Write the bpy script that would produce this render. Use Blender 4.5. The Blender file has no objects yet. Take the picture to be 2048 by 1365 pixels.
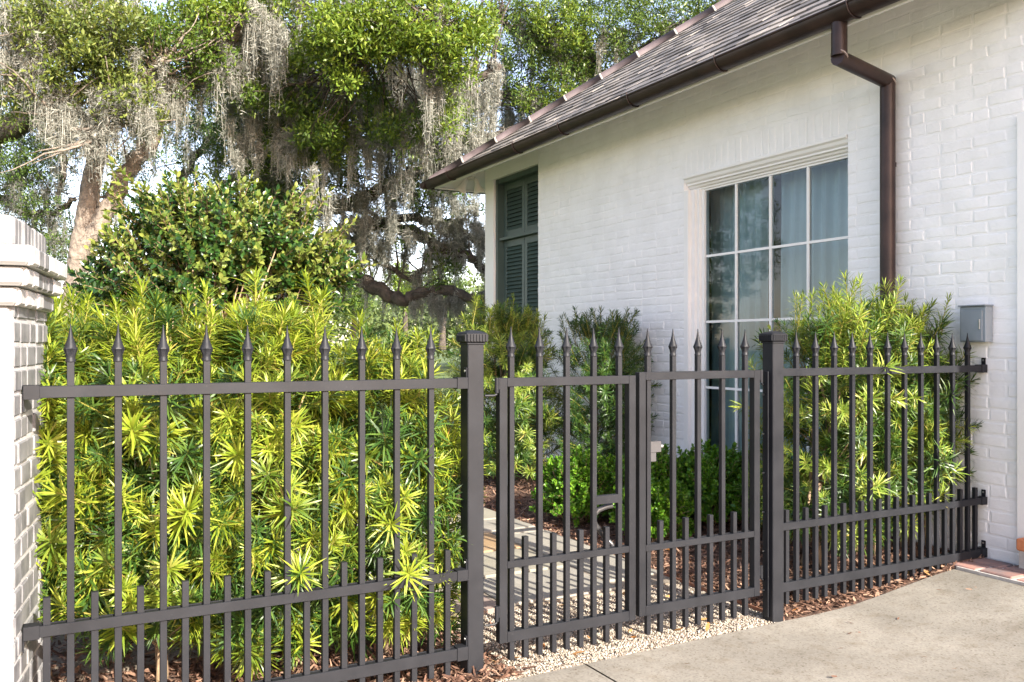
import bpy, math, random
import numpy as np
from mathutils import Vector, Matrix

scene = bpy.context.scene
R = math.radians
# ------------------------------------------------------------------ camera, light, exposure
CAM_H = 1.4
YAW = R(28.05)
FPX = 1772.0
HZ = 692.0
cd = bpy.data.cameras.new('camera')
cam = bpy.data.objects.new('camera', cd)
scene.collection.objects.link(cam)
cam.location = (0, 0, CAM_H)
cam.rotation_euler = (R(90), 0, -YAW)
cd.sensor_width = 36.0
cd.lens = 36.0 * FPX / 2048.0
cd.shift_y = 9.5 / 2048.0
cd.clip_start = 0.05
cd.clip_end = 2000.0
scene.camera = cam

SUN_EL, SUN_AZ = R(27.0), R(171.4)          # azimuth from +Y towards +X
world = bpy.data.worlds.new('World')
scene.world = world
world.use_nodes = True
wn = world.node_tree
bg = wn.nodes['Background']
sky = wn.nodes.new('ShaderNodeTexSky')
sky.sky_type = 'NISHITA'
sky.sun_disc = False
sky.sun_elevation = SUN_EL
sky.sun_rotation = SUN_AZ
sky.air_density = 0.8
sky.dust_density = 1.0
sky.ozone_density = 1.0
tint = wn.nodes.new('ShaderNodeMix')          # white balance of the whole sky
tint.data_type = 'RGBA'
tint.blend_type = 'MULTIPLY'
tint.inputs[0].default_value = 1.0
tint.inputs[7].default_value = (1.215, 0.962, 0.845, 1)
wn.links.new(sky.outputs[0], tint.inputs[6])
wn.links.new(tint.outputs[2], bg.inputs[0])
bg.inputs[1].default_value = 0.13
sd = bpy.data.lights.new('sun', 'SUN')
sd.energy = 3.8
sd.angle = R(0.5)
sd.color = (1.0, 0.93, 0.82)
sun = bpy.data.objects.new('sun', sd)
scene.collection.objects.link(sun)
sdir = Vector((math.sin(SUN_AZ) * math.cos(SUN_EL), math.cos(SUN_AZ) * math.cos(SUN_EL), math.sin(SUN_EL)))
sun.rotation_euler = sdir.to_track_quat('Z', 'Y').to_euler()
sun.location = (0, -20, 12)
vs = scene.view_settings
vs.view_transform = 'Standard'
vs.look = 'None'
vs.gamma = 1.0
vs.use_curve_mapping = False
vs.exposure = 2.15

rnd = random.Random(7)
rng = np.random.default_rng(7)
COL = scene.collection

# ------------------------------------------------------------------ photo rays -> places
FW = np.array([math.sin(YAW), math.cos(YAW), 0.0])
RT = np.array([math.cos(YAW), -math.sin(YAW), 0.0])
CC = np.array([0.0, 0.0, CAM_H])


def ray(px, py):
    return FW + (px - 1024.0) / FPX * RT + np.array([0, 0, -(py - HZ) / FPX])


def at(px, py, depth):
    return CC + ray(px, py) * depth


def onz(px, py, z=0.0):
    d = ray(px, py)
    return CC + d * (z - CAM_H) / d[2]


def onx(px, py, X):
    d = ray(px, py)
    return CC + d * X / d[0]


def proj(p):
    p = np.asarray(p, float) - CC
    w = p @ FW
    return 1024 + FPX * (p @ RT) / w, HZ - FPX * p[..., 2] / w, w


# ------------------------------------------------------------------ object helpers
def tag(o, label=None, cat=None, group=None, kind=None):
    if label: o['label'] = label
    if cat: o['category'] = cat
    if group: o['group'] = group
    if kind: o['kind'] = kind
    return o


def empty(name, loc=(0, 0, 0), rz=0.0, label=None, cat=None, group=None):
    o = bpy.data.objects.new(name, None)
    COL.objects.link(o)
    o.location = loc
    o.rotation_euler = (0, 0, rz)
    o.empty_display_size = 0.1
    return tag(o, label, cat, group)


def add(name, mesh, parent=None, loc=None, rot=None, scale=None):
    o = bpy.data.objects.new(name, mesh)
    COL.objects.link(o)
    if parent is not None: o.parent = parent
    if loc is not None: o.location = loc
    if rot is not None: o.rotation_euler = rot
    if scale is not None: o.scale = scale
    return o


class MB:
    def __init__(self):
        self.v, self.f, self.m = [], [], []

    def face(self, idx, mi=0):
        self.f.append(tuple(idx)); self.m.append(mi)

    def box(self, x0, x1, y0, y1, z0, z1, mi=0, mat=None):
        b = len(self.v)
        pts = [(x0, y0, z0), (x1, y0, z0), (x1, y1, z0), (x0, y1, z0), (x0, y0, z1), (x1, y0, z1), (x1, y1, z1), (x0, y1, z1)]
        if mat is not None: pts = [tuple(mat @ Vector(p)) for p in pts]
        self.v += pts
        for q in ((0, 3, 2, 1), (4, 5, 6, 7), (0, 1, 5, 4), (1, 2, 6, 5), (2, 3, 7, 6), (3, 0, 4, 7)):
            self.face([b + i for i in q], mi)
        return self

    def bbox(self, x0, x1, y0, y1, z0, z1, c=0.003, mi=0):
        """box whose twelve edges are chamfered by c"""
        b = len(self.v)
        xs, ys, zs = (x0, x1), (y0, y1), (z0, z1)
        idx = {}
        for i in (0, 1):
            for j in (0, 1):
                for k in (0, 1):
                    sx, sy, sz = (c if i == 0 else -c), (c if j == 0 else -c), (c if k == 0 else -c)
                    p = (xs[i], ys[j], zs[k])
                    idx[i, j, k, 'x'] = len(self.v); self.v.append((p[0], p[1] + sy, p[2] + sz))
                    idx[i, j, k, 'y'] = len(self.v); self.v.append((p[0] + sx, p[1], p[2] + sz))
                    idx[i, j, k, 'z'] = len(self.v); self.v.append((p[0] + sx, p[1] + sy, p[2]))
        I = idx
        def q(l, flip):
            self.face(l[::-1] if flip else l, mi)
        for s in (0, 1):
            q([I[s, 0, 0, 'x'], I[s, 0, 1, 'x'], I[s, 1, 1, 'x'], I[s, 1, 0, 'x']], s == 1)
            q([I[0, s, 0, 'y'], I[1, s, 0, 'y'], I[1, s, 1, 'y'], I[0, s, 1, 'y']], s == 1)
            q([I[0, 0, s, 'z'], I[0, 1, s, 'z'], I[1, 1, s, 'z'], I[1, 0, s, 'z']], s == 1)
        for i in (0, 1):
            for j in (0, 1):
                q([I[i, j, 0, 'x'], I[i, j, 0, 'y'], I[i, j, 1, 'y'], I[i, j, 1, 'x']], (i + j) % 2 == 1)
                q([I[i, 0, j, 'x'], I[i, 1, j, 'x'], I[i, 1, j, 'z'], I[i, 0, j, 'z']], (i + j) % 2 == 1)
                q([I[0, i, j, 'y'], I[0, i, j, 'z'], I[1, i, j, 'z'], I[1, i, j, 'y']], (i + j) % 2 == 1)
        for i in (0, 1):
            for j in (0, 1):
                for k in (0, 1):
                    q([I[i, j, k, 'x'], I[i, j, k, 'z'], I[i, j, k, 'y']], (i + j + k) % 2 == 1)
        return self

    def ring(self, pts):
        b = len(self.v)
        self.v += [tuple(p) for p in pts]
        return list(range(b, b + len(pts)))

    def bridge(self, a, b, mi=0, closed=True):
        n = len(a)
        for i in range(n if closed else n - 1):
            j = (i + 1) % n
            self.face((a[i], a[j], b[j], b[i]), mi)

    def tube(self, pts, rad, seg=8, mi=0, caps=True):
        pts = [Vector(p) for p in pts]
        if not hasattr(rad, '__len__'): rad = [rad] * len(pts)
        prev = None
        rings = []
        for i, p in enumerate(pts):
            d = (pts[min(i + 1, len(pts) - 1)] - pts[max(i - 1, 0)]).normalized()
            if prev is None:
                up = Vector((0, 0, 1)) if abs(d.z) < 0.9 else Vector((1, 0, 0))
                u = d.cross(up).normalized()
            else:
                u = (prev - d * prev.dot(d)).normalized()
            w = d.cross(u)
            prev = u
            rings.append(self.ring([p + (u * math.cos(2 * math.pi * k / seg) + w * math.sin(2 * math.pi * k / seg)) * rad[i] for k in range(seg)]))
        for a, b in zip(rings, rings[1:]): self.bridge(a, b, mi)
        if caps:
            self.face(rings[0][::-1], mi); self.face(rings[-1], mi)
        return self

    def lathe(self, prof, seg=12, cx=0, cy=0, mi=0, mod=None):
        rings = []
        for i, (r, z) in enumerate(prof):
            rings.append(self.ring([(cx + r * (mod(i, k) if mod else 1) * math.cos(2 * math.pi * k / seg), cy + r * (mod(i, k) if mod else 1) * math.sin(2 * math.pi * k / seg), z) for k in range(seg)]))
        for a, b in zip(rings, rings[1:]): self.bridge(a, b, mi)
        self.face(rings[0][::-1], mi); self.face(rings[-1], mi)
        return self

    def prism_y(self, prof, y0, y1, mi=0):
        """closed (x, z) outline swept along y"""
        a = self.ring([(x, y0, z) for x, z in prof]); b = self.ring([(x, y1, z) for x, z in prof])
        self.bridge(a, b, mi)
        self.face(a[::-1], mi); self.face(b, mi)
        return self

    def mesh(self, name, mats, smooth=False):
        me = bpy.data.meshes.new(name)
        me.from_pydata(self.v, [], self.f)
        for mt in (mats if isinstance(mats, (list, tuple)) else [mats]): me.materials.append(mt)
        if max(self.m or [0]) > 0: me.polygons.foreach_set('material_index', self.m)
        if smooth:
            me.polygons.foreach_set('use_smooth', [True] * len(self.f))
            if smooth != 'all': me.set_sharp_from_angle(angle=R(40 if smooth is True else smooth))
        me.update()
        return me

    def build(self, name, mats, parent=None, smooth=False, **kw):
        return add(name, self.mesh(name, mats, smooth), parent, **kw)


def np_mesh(name, V, F, mats, mi=None, smooth=False):
    """V (n,3), F (m,4) or (m,3)"""
    V = np.ascontiguousarray(V, np.float32); F = np.ascontiguousarray(F, np.int32)
    me = bpy.data.meshes.new(name)
    k = F.shape[1]
    me.vertices.add(len(V)); me.vertices.foreach_set('co', V.ravel())
    me.loops.add(F.size); me.loops.foreach_set('vertex_index', F.ravel())
    me.polygons.add(len(F))
    me.polygons.foreach_set('loop_start', np.arange(0, F.size, k, dtype=np.int32))
    me.polygons.foreach_set('loop_total', np.full(len(F), k, np.int32))
    for mt in (mats if isinstance(mats, (list, tuple)) else [mats]): me.materials.append(mt)
    if mi is not None: me.polygons.foreach_set('material_index', np.ascontiguousarray(mi, np.int32))
    if smooth: me.polygons.foreach_set('use_smooth', np.ones(len(F), bool))
    me.update(calc_edges=True)
    return me


def norm(a):
    return a / np.maximum(np.linalg.norm(a, axis=-1, keepdims=True), 1e-9)


def rand_dirs(n):
    return norm(rng.normal(size=(n, 3)))


def strips(B, D, S, U, L, W, prof, bend=0.0, fold=0.0, cols=2):
    """n leaf-like strips: base B, direction D, side S, up U, length L, width W. Returns V, F"""
    n = len(B); r = len(prof)
    t = np.linspace(0, 1, r)
    L = np.broadcast_to(np.asarray(L, float), (n,)); W = np.broadcast_to(np.asarray(W, float), (n,))
    bend = np.broadcast_to(np.asarray(bend, float), (n,))
    ctr = B[:, None] + D[:, None] * (L[:, None] * t)[..., None] + U[:, None] * (L[:, None] * bend[:, None] * t ** 2)[..., None]
    w = 0.5 * W[:, None] * np.asarray(prof)
    off = np.linspace(-1, 1, cols)
    V = ctr[:, :, None] + S[:, None, None] * (w[..., None] * off)[..., None] + U[:, None, None] * (w[..., None] * np.abs(off) * fold)[..., None]
    V = V.reshape(-1, 3)
    base = np.arange(n)[:, None, None] * (r * cols) + np.arange(r - 1)[:, None] * cols + np.arange(cols - 1)
    F = np.stack([base, base + 1, base + cols + 1, base + cols], -1).reshape(-1, 4)
    return V, F


def merge(parts):
    Vs, Fs, o = [], [], 0
    for V, F in parts:
        Vs.append(V); Fs.append(F + o); o += len(V)
    return np.concatenate(Vs), np.concatenate(Fs)


# ------------------------------------------------------------------ materials
def nmat(name):
    m = bpy.data.materials.new(name)
    m.use_nodes = True
    nt = m.node_tree
    return m, nt, nt.nodes['Principled BSDF'], nt.nodes['Material Output']


def ramp(nt, fac, stops):
    r = nt.nodes.new('ShaderNodeValToRGB')
    e = r.color_ramp.elements
    while len(e) < len(stops): e.new(0.5)
    for k, (p, c) in enumerate(stops):
        e[k].position = p
        e[k].color = (c[0], c[1], c[2], 1)
    nt.links.new(fac, r.inputs[0])
    return r.outputs[0]


def noise(nt, scale, detail=3.0, rough=0.55, vec=None):
    n = nt.nodes.new('ShaderNodeTexNoise')
    n.inputs['Scale'].default_value = scale
    n.inputs['Detail'].default_value = detail
    n.inputs['Roughness'].default_value = rough
    if vec is not None: nt.links.new(vec, n.inputs['Vector'])
    return n.outputs['Fac']


def objco(nt):
    return nt.nodes.new('ShaderNodeTexCoord').outputs['Object']


def worldco(nt):
    return nt.nodes.new('ShaderNodeNewGeometry').outputs['Position']


def bump(nt, b, h, strength=0.3, dist=0.01):
    n = nt.nodes.new('ShaderNodeBump')
    n.inputs['Strength'].default_value = strength
    n.inputs['Distance'].default_value = dist
    nt.links.new(h, n.inputs['Height'])
    nt.links.new(n.outputs[0], b.inputs['Normal'])


def mixc(nt, fac, a, b, mode='MIX'):
    m = nt.nodes.new('ShaderNodeMix')
    m.data_type = 'RGBA'
    m.blend_type = mode
    for k, s in ((0, fac), (6, a), (7, b)):
        if isinstance(s, (int, float)): m.inputs[k].default_value = s
        elif isinstance(s, tuple): m.inputs[k].default_value = (*s[:3], 1)
        else: nt.links.new(s, m.inputs[k])
    return m.outputs[2]


def simple(name, c0, c1, scale=8, rough=0.6, bump_s=0.0, bscale=60, bd=0.004, metallic=0.0, world=True, spec=0.5, lo=0.35, hi=0.65, obrand=0.0):
    m, nt, b, out = nmat(name)
    co = worldco(nt) if world else objco(nt)
    c = ramp(nt, noise(nt, scale, 4, 0.6, co), [(lo, c0), (hi, c1)])
    if obrand:
        oi = nt.nodes.new('ShaderNodeObjectInfo')
        v = ramp(nt, oi.outputs['Random'], [(0, (1 - obrand,) * 3), (1, (1 + obrand,) * 3)])
        c = mixc(nt, 1.0, c, v, 'MULTIPLY')
    nt.links.new(c, b.inputs['Base Color'])
    b.inputs['Roughness'].default_value = rough
    b.inputs['Metallic'].default_value = metallic
    b.inputs['Specular IOR Level'].default_value = spec
    if bump_s: bump(nt, b, noise(nt, bscale, 4, 0.6, co), bump_s, bd)
    return m


def leafmat(name, stops, rough=0.42, trans=0.32, tint=(1.15, 1.1, 0.5), spec=0.4):
    m, nt, b, out = nmat(name)
    g = nt.nodes.new('ShaderNodeNewGeometry')
    c = ramp(nt, g.outputs['Random Per Island'], stops)
    nt.links.new(c, b.inputs['Base Color'])
    b.inputs['Roughness'].default_value = rough
    b.inputs['Specular IOR Level'].default_value = spec
    t = nt.nodes.new('ShaderNodeBsdfTranslucent')
    nt.links.new(mixc(nt, 1.0, c, tint, 'MULTIPLY'), t.inputs['Color'])
    mx = nt.nodes.new('ShaderNodeMixShader')
    mx.inputs[0].default_value = trans
    nt.links.new(b.outputs[0], mx.inputs[1]); nt.links.new(t.outputs[0], mx.inputs[2])
    nt.links.new(mx.outputs[0], out.inputs['Surface'])
    return m


M = {}
M['paint_brick'] = simple('white_painted_brick', (0.79, 0.78, 0.765), (0.86, 0.85, 0.84), 4, 0.55, 0.5, 38, 0.006, obrand=0.012)
M['white_wood'] = simple('white_painted_wood', (0.80, 0.785, 0.75), (0.84, 0.825, 0.80), 3, 0.45)
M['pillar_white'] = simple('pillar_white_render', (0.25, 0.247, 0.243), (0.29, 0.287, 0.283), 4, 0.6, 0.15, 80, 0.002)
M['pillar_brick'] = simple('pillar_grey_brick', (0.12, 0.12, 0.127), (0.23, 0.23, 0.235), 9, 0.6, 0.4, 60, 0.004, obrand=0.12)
M['pillar_joint'] = simple('pillar_pale_joint', (0.38, 0.375, 0.37), (0.54, 0.535, 0.53), 14, 0.7, 0.5, 70, 0.004)
M['green'] = simple('dark_green_paint', (0.050, 0.078, 0.069), (0.063, 0.095, 0.084), 4, 0.42)
M['copper'] = simple('brown_copper', (0.020, 0.012, 0.011), (0.052, 0.030, 0.026), 5, 0.42, 0.1, 40, 0.002, metallic=0.15, lo=0.3, hi=0.75, spec=0.35)
M['copper_joint'] = simple('solder_joint', (0.3, 0.25, 0.23), (0.42, 0.36, 0.33), 20, 0.5)
def iron_mat():
    m, nt, b, out = nmat('dark_bronze_powder_coat')
    p = worldco(nt)
    c = ramp(nt, noise(nt, 5, 4, .6, p), [(.35, (0.0105, 0.0114, 0.0142)), (.65, (0.0155, 0.0166, 0.0202))])
    sc = ramp(nt, noise(nt, 42, 5, .75, p), [(.66, (0, 0, 0)), (.74, (1, 1, 1))])
    nt.links.new(mixc(nt, sc, c, (0.045, 0.045, 0.047)), b.inputs['Base Color'])
    nt.links.new(ramp(nt, noise(nt, 14, 4, .6, p), [(.3, (.42, .42, .42)), (.7, (.6, .6, .6))]), b.inputs['Roughness'])
    b.inputs['Specular IOR Level'].default_value = 0.2
    bump(nt, b, noise(nt, 300, 3, .6, p), .05, .001)
    return m


M['iron'] = iron_mat()
M['handle'] = simple('worn_handle_metal', (0.05, 0.05, 0.053), (0.085, 0.085, 0.088), 20, 0.3, metallic=0.5)
M['lockgrey'] = simple('lock_grey', (0.055, 0.054, 0.056), (0.07, 0.068, 0.071), 9, 0.6, spec=0.1)
M['steel'] = simple('galvanised_bolt', (0.4, 0.4, 0.4), (0.55, 0.55, 0.55), 40, 0.35, metallic=0.8)
M['box_grey'] = simple('grey_enamel', (0.20, 0.235, 0.265), (0.235, 0.27, 0.30), 6, 0.45, spec=0.3)
M['shutter_gap'] = simple('dark_void', (0.01, 0.012, 0.012), (0.014, 0.016, 0.016), 3, 0.8)
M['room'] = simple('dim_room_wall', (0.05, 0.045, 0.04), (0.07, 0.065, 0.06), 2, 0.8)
M['curtain'] = simple('pale_blue_curtain', (0.40, 0.53, 0.56), (0.50, 0.62, 0.65), 3, 0.8)
M['lampwhite'] = simple('white_lamp_enamel', (0.72, 0.7, 0.66), (0.78, 0.76, 0.72), 6, 0.4)
M['bark'] = simple('oak_bark', (0.032, 0.026, 0.021), (0.095, 0.077, 0.061), 7, 0.85, 0.8, 22, 0.03)
M['palebark'] = simple('pale_oak_bark', (0.11, 0.092, 0.076), (0.25, 0.208, 0.168), 11, 0.9, 1.0, 16, 0.03)
M['twig'] = simple('shrub_twig', (0.22, 0.15, 0.09), (0.36, 0.26, 0.16), 20, 0.8)
M['greenstem'] = simple('green_stem', (0.22, 0.22, 0.04), (0.32, 0.28, 0.06), 20, 0.7)
M['rust'] = simple('rusted_edging', (0.16, 0.06, 0.03), (0.26, 0.11, 0.06), 20, 0.8, 0.3, 90, 0.003)
M['orange_brick'] = simple('orange_brick', (0.42, 0.13, 0.05), (0.55, 0.22, 0.10), 16, 0.8, 0.4, 70, 0.004)
M['paver'] = simple('worn_brick_paver', (0.16, 0.13, 0.13), (0.34, 0.17, 0.13), 5, 0.85, 0.4, 60, 0.004, obrand=0.3)
M['mortar'] = simple('grey_mortar', (0.34, 0.32, 0.30), (0.46, 0.44, 0.41), 20, 0.9, 0.4, 90, 0.004)
M['hip'] = simple('purple_clay_ridge', (0.050, 0.037, 0.040), (0.085, 0.066, 0.071), 4, 0.7, 0.2, 40, 0.004, obrand=0.2)

# leaves
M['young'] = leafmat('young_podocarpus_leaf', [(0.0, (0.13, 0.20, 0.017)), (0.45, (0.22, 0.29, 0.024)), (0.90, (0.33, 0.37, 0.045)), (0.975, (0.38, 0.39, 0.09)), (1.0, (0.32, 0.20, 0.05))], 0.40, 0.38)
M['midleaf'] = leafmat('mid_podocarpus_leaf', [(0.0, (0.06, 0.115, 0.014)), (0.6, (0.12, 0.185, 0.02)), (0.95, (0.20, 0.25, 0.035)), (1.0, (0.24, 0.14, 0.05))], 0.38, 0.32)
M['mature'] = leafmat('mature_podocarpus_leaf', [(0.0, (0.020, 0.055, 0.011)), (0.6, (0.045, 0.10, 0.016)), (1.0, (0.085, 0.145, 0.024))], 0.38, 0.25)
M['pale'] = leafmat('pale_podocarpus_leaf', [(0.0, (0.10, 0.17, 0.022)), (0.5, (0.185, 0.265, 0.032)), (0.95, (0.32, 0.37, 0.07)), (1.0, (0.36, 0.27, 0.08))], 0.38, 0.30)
M['broad'] = leafmat('broad_shrub_leaf', [(0.0, (0.014, 0.044, 0.010)), (0.6, (0.030, 0.078, 0.013)), (0.85, (0.065, 0.125, 0.020)), (1.0, (0.16, 0.20, 0.04))], 0.30, 0.22, spec=0.55)
M['broad_young'] = leafmat('broad_shrub_young_leaf', [(0.0, (0.075, 0.125, 0.02)), (1.0, (0.22, 0.255, 0.055))], 0.32, 0.30)
M['box'] = leafmat('boxwood_leaf', [(0.0, (0.05, 0.15, 0.012)), (0.6, (0.11, 0.245, 0.018)), (1.0, (0.20, 0.35, 0.03))], 0.38, 0.28)
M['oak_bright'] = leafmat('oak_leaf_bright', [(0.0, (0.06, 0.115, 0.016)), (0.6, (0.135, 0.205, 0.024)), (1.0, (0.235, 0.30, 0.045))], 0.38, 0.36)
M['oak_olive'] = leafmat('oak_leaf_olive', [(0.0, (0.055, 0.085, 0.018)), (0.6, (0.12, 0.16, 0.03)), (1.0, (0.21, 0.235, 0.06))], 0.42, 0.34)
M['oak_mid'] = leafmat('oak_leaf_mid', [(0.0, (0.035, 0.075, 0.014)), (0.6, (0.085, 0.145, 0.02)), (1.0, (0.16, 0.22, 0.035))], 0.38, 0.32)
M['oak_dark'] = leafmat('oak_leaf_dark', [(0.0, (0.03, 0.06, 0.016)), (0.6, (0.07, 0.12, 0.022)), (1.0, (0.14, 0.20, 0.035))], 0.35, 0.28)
M['moss'] = leafmat('spanish_moss_grey', [(0.0, (0.18, 0.185, 0.162)), (0.6, (0.29, 0.295, 0.262)), (1.0, (0.44, 0.44, 0.395))], 0.9, 0.35, tint=(1, 0.97, 0.85), spec=0.1)
M['far'] = leafmat('far_tree_leaf', [(0.0, (0.06, 0.10, 0.035)), (1.0, (0.16, 0.21, 0.07))], 0.6, 0.3)
M['chip'] = leafmat('bark_chip', [(0.0, (0.07, 0.038, 0.026)), (0.6, (0.17, 0.095, 0.065)), (1.0, (0.34, 0.22, 0.15))], 0.85, 0.0, spec=0.2)
M['pebble'] = leafmat('pebble', [(0.0, (0.15, 0.115, 0.085)), (0.5, (0.29, 0.25, 0.20)), (1.0, (0.44, 0.40, 0.34))], 0.6, 0.0, spec=0.3)
M['litter'] = leafmat('fallen_leaf', [(0.0, (0.30, 0.12, 0.03)), (1.0, (0.45, 0.26, 0.10))], 0.7, 0.15)


def concrete_mat():
    m, nt, b, out = nmat('tan_exposed_concrete')
    p = worldco(nt)
    big = ramp(nt, noise(nt, 1.6, 5, 0.6, p), [(0.3, (0.145, 0.134, 0.112)), (0.7, (0.25, 0.234, 0.20))])
    v = nt.nodes.new('ShaderNodeTexVoronoi'); v.inputs['Scale'].default_value = 120
    nt.links.new(p, v.inputs['Vector'])
    sp = ramp(nt, v.outputs['Color'], [(0.0, (0.42, 0.36, 0.28)), (0.30, (0.92, 0.91, 0.89)), (1.0, (1.22, 1.2, 1.17))])
    c = mixc(nt, 0.75, big, sp, 'MULTIPLY')
    st = ramp(nt, noise(nt, 9, 6, 0.7, p), [(0.50, (1, 1, 1)), (0.72, (0.74, 0.69, 0.62))])
    c = mixc(nt, 1.0, c, st, 'MULTIPLY')
    nt.links.new(c, b.inputs['Base Color'])
    b.inputs['Roughness'].default_value = 0.85
    bump(nt, b, noise(nt, 260, 3, 0.6, p), 0.35, 0.003)
    return m


def stone_mat(name, c0, c1):
    m, nt, b, out = nmat(name)
    p = worldco(nt)
    oi = nt.nodes.new('ShaderNodeObjectInfo')
    c = ramp(nt, noise(nt, 3.0, 6, 0.65, p), [(0.3, c0), (0.7, c1)])
    nt.links.new(c, b.inputs['Base Color'])
    b.inputs['Roughness'].default_value = 0.75
    bump(nt, b, noise(nt, 35, 6, 0.65, p), 0.4, 0.006)
    return m


M['concrete'] = concrete_mat()
M['stone_grey'] = stone_mat('bluestone_flag', (0.19, 0.178, 0.15), (0.285, 0.266, 0.225))
M['stone_tan'] = stone_mat('tan_flag', (0.25, 0.165, 0.085), (0.34, 0.24, 0.135))
M['stone_rose'] = stone_mat('rose_flag', (0.19, 0.14, 0.12), (0.26, 0.20, 0.165))
M['mulch'] = simple('mulch_ground', (0.06, 0.033, 0.024), (0.19, 0.115, 0.08), 26, 0.95, 0.9, 60, 0.02)
M['gravelbed'] = simple('gravel_ground', (0.15, 0.12, 0.09), (0.26, 0.22, 0.17), 60, 0.9, 0.7, 120, 0.01)
M['lawn'] = simple('lawn_ground', (0.05, 0.085, 0.022), (0.10, 0.14, 0.035), 1.2, 0.95, 0.6, 30, 0.02)
M['jointdark'] = simple('expansion_joint', (0.05, 0.035, 0.028), (0.09, 0.06, 0.045), 30, 0.95)


def glass_mat():
    m, nt, b, out = nmat('window_glass')
    nt.nodes.remove(b)
    fr = nt.nodes.new('ShaderNodeFresnel'); fr.inputs['IOR'].default_value = 1.55
    tr = nt.nodes.new('ShaderNodeBsdfTransparent'); tr.inputs['Color'].default_value = (0.80, 0.86, 0.87, 1)
    gl = nt.nodes.new('ShaderNodeBsdfGlossy'); gl.inputs['Roughness'].default_value = 0.012
    mx = nt.nodes.new('ShaderNodeMixShader')
    nt.links.new(fr.outputs[0], mx.inputs[0]); nt.links.new(tr.outputs[0], mx.inputs[1]); nt.links.new(gl.outputs[0], mx.inputs[2])
    nt.links.new(mx.outputs[0], out.inputs['Surface'])
    return m


M['glass'] = glass_mat()


def slate_mat():
    m, nt, b, out = nmat('roof_slate')
    p = worldco(nt)
    g = nt.nodes.new('ShaderNodeNewGeometry')
    oi = nt.nodes.new('ShaderNodeObjectInfo')
    ad = nt.nodes.new('ShaderNodeMath'); ad.operation = 'ADD'
    nt.links.new(g.outputs['Random Per Island'], ad.inputs[0]); nt.links.new(oi.outputs['Random'], ad.inputs[1])
    fr = nt.nodes.new('ShaderNodeMath'); fr.operation = 'FRACT'
    nt.links.new(ad.outputs[0], fr.inputs[0])
    c = ramp(nt, fr.outputs[0], [(0.0, (0.085, 0.080, 0.080)), (0.4, (0.165, 0.158, 0.158)), (0.75, (0.215, 0.195, 0.18)), (1.0, (0.31, 0.285, 0.255))])
    c = mixc(nt, 0.6, c, ramp(nt, noise(nt, 14, 5, 0.7, p), [(0.3, (0.7, 0.68, 0.68)), (0.7, (1.15, 1.12, 1.1))]), 'MULTIPLY')
    nt.links.new(c, b.inputs['Base Color'])
    b.inputs['Roughness'].default_value = 0.75
    bump(nt, b, noise(nt, 60, 4, 0.6, p), 0.4, 0.004)
    return m


M['slate'] = slate_mat()

# ------------------------------------------------------------------ ground
XW = 5.068          # house wall plane
YF = 3.406          # fence plane


def smooth(a, b, t):
    t = np.clip((np.asarray(t, float) - a) / (b - a), 0, 1)
    return t * t * (3 - 2 * t)


def gz(x, y):
    return 0.105 * smooth(3.5, 5.0, x) * smooth(-4, 1, y)


def sheet(name, poly, dz, mat, kind='structure', res=0.12, thick=0.0, rough=0.0):
    """ground-following sheet clipped to a polygon: a grid is built and then intersected with the outline by bisecting"""
    import bmesh
    bm = bmesh.new()
    bm.faces.new([bm.verts.new((x, y, 0)) for x, y in poly])
    xs = [p[0] for p in poly]; ys = [p[1] for p in poly]
    for k in range(int((max(xs) - min(xs)) / res)):
        bmesh.ops.bisect_plane(bm, geom=bm.verts[:] + bm.edges[:] + bm.faces[:], plane_co=(min(xs) + (k + 0.5) * res, 0, 0), plane_no=(1, 0, 0))
    for k in range(int((max(ys) - min(ys)) / res)):
        bmesh.ops.bisect_plane(bm, geom=bm.verts[:] + bm.edges[:] + bm.faces[:], plane_co=(0, min(ys) + (k + 0.5) * res, 0), plane_no=(0, 1, 0))
    bm.normal_update()
    for v in bm.verts:
        v.co.z = float(gz(v.co.x, v.co.y)) + dz + (rnd.uniform(-rough, rough) if rough else 0)
    if bm.faces[:] and sum(f.normal.z for f in bm.faces) < 0:
        bmesh.ops.reverse_faces(bm, faces=bm.faces[:])
    if thick:
        ret = bmesh.ops.extrude_face_region(bm, geom=bm.faces[:])
        for v in [g for g in ret['geom'] if isinstance(g, bmesh.types.BMVert)]: pass
        up = [g for g in ret['geom'] if isinstance(g, bmesh.types.BMVert)]
        for v in up: v.co.z += 0.0
        for v in bm.verts:
            if v not in set(up): v.co.z -= thick
    me = bpy.data.meshes.new(name)
    bm.to_mesh(me); bm.free()
    me.materials.append(mat)
    o = add(name, me)
    o['kind'] = kind
    return o


b = MB()
g_ = b.ring([(-400, -60, -0.12), (400, -60, -0.12), (400, 900, -0.12), (-400, 900, -0.12)])
b.face(g_)
tag(b.build('ground', M['lawn']), kind='structure')
sheet('lawn', [(-14, 8.6), (5.0, 8.6), (5.0, 11.5), (16, 11.5), (16, 40), (-14, 40)], -0.03, M['lawn'], res=1.5, rough=0.02)
sheet('mulch_bed', [(-6, 3.2), (1.7, 3.2), (3.34, 3.33), (XW, 3.33), (XW, 8.95), (-6, 8.95)], -0.012, M['mulch'], res=0.10, rough=0.012)
CE = [(2.122, 3.291), (2.48, 3.302), (3.33, 3.327), (3.85, 3.325), (4.45, 3.35), (4.85, 3.36), (5.06, 3.34)]
tag(sheet('concrete_driveway', CE + [(5.06, -4.0), (2.122, -4.0)], 0.0, M['concrete'], res=0.25), kind='structure')
tag(sheet('concrete_driveway', [(-4, 3.17), (1.2, 3.22), (1.70, 3.272), (2.112, 3.291), (2.112, -4), (-4, -4)], 0.0, M['concrete'], res=0.25), kind='structure')
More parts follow.
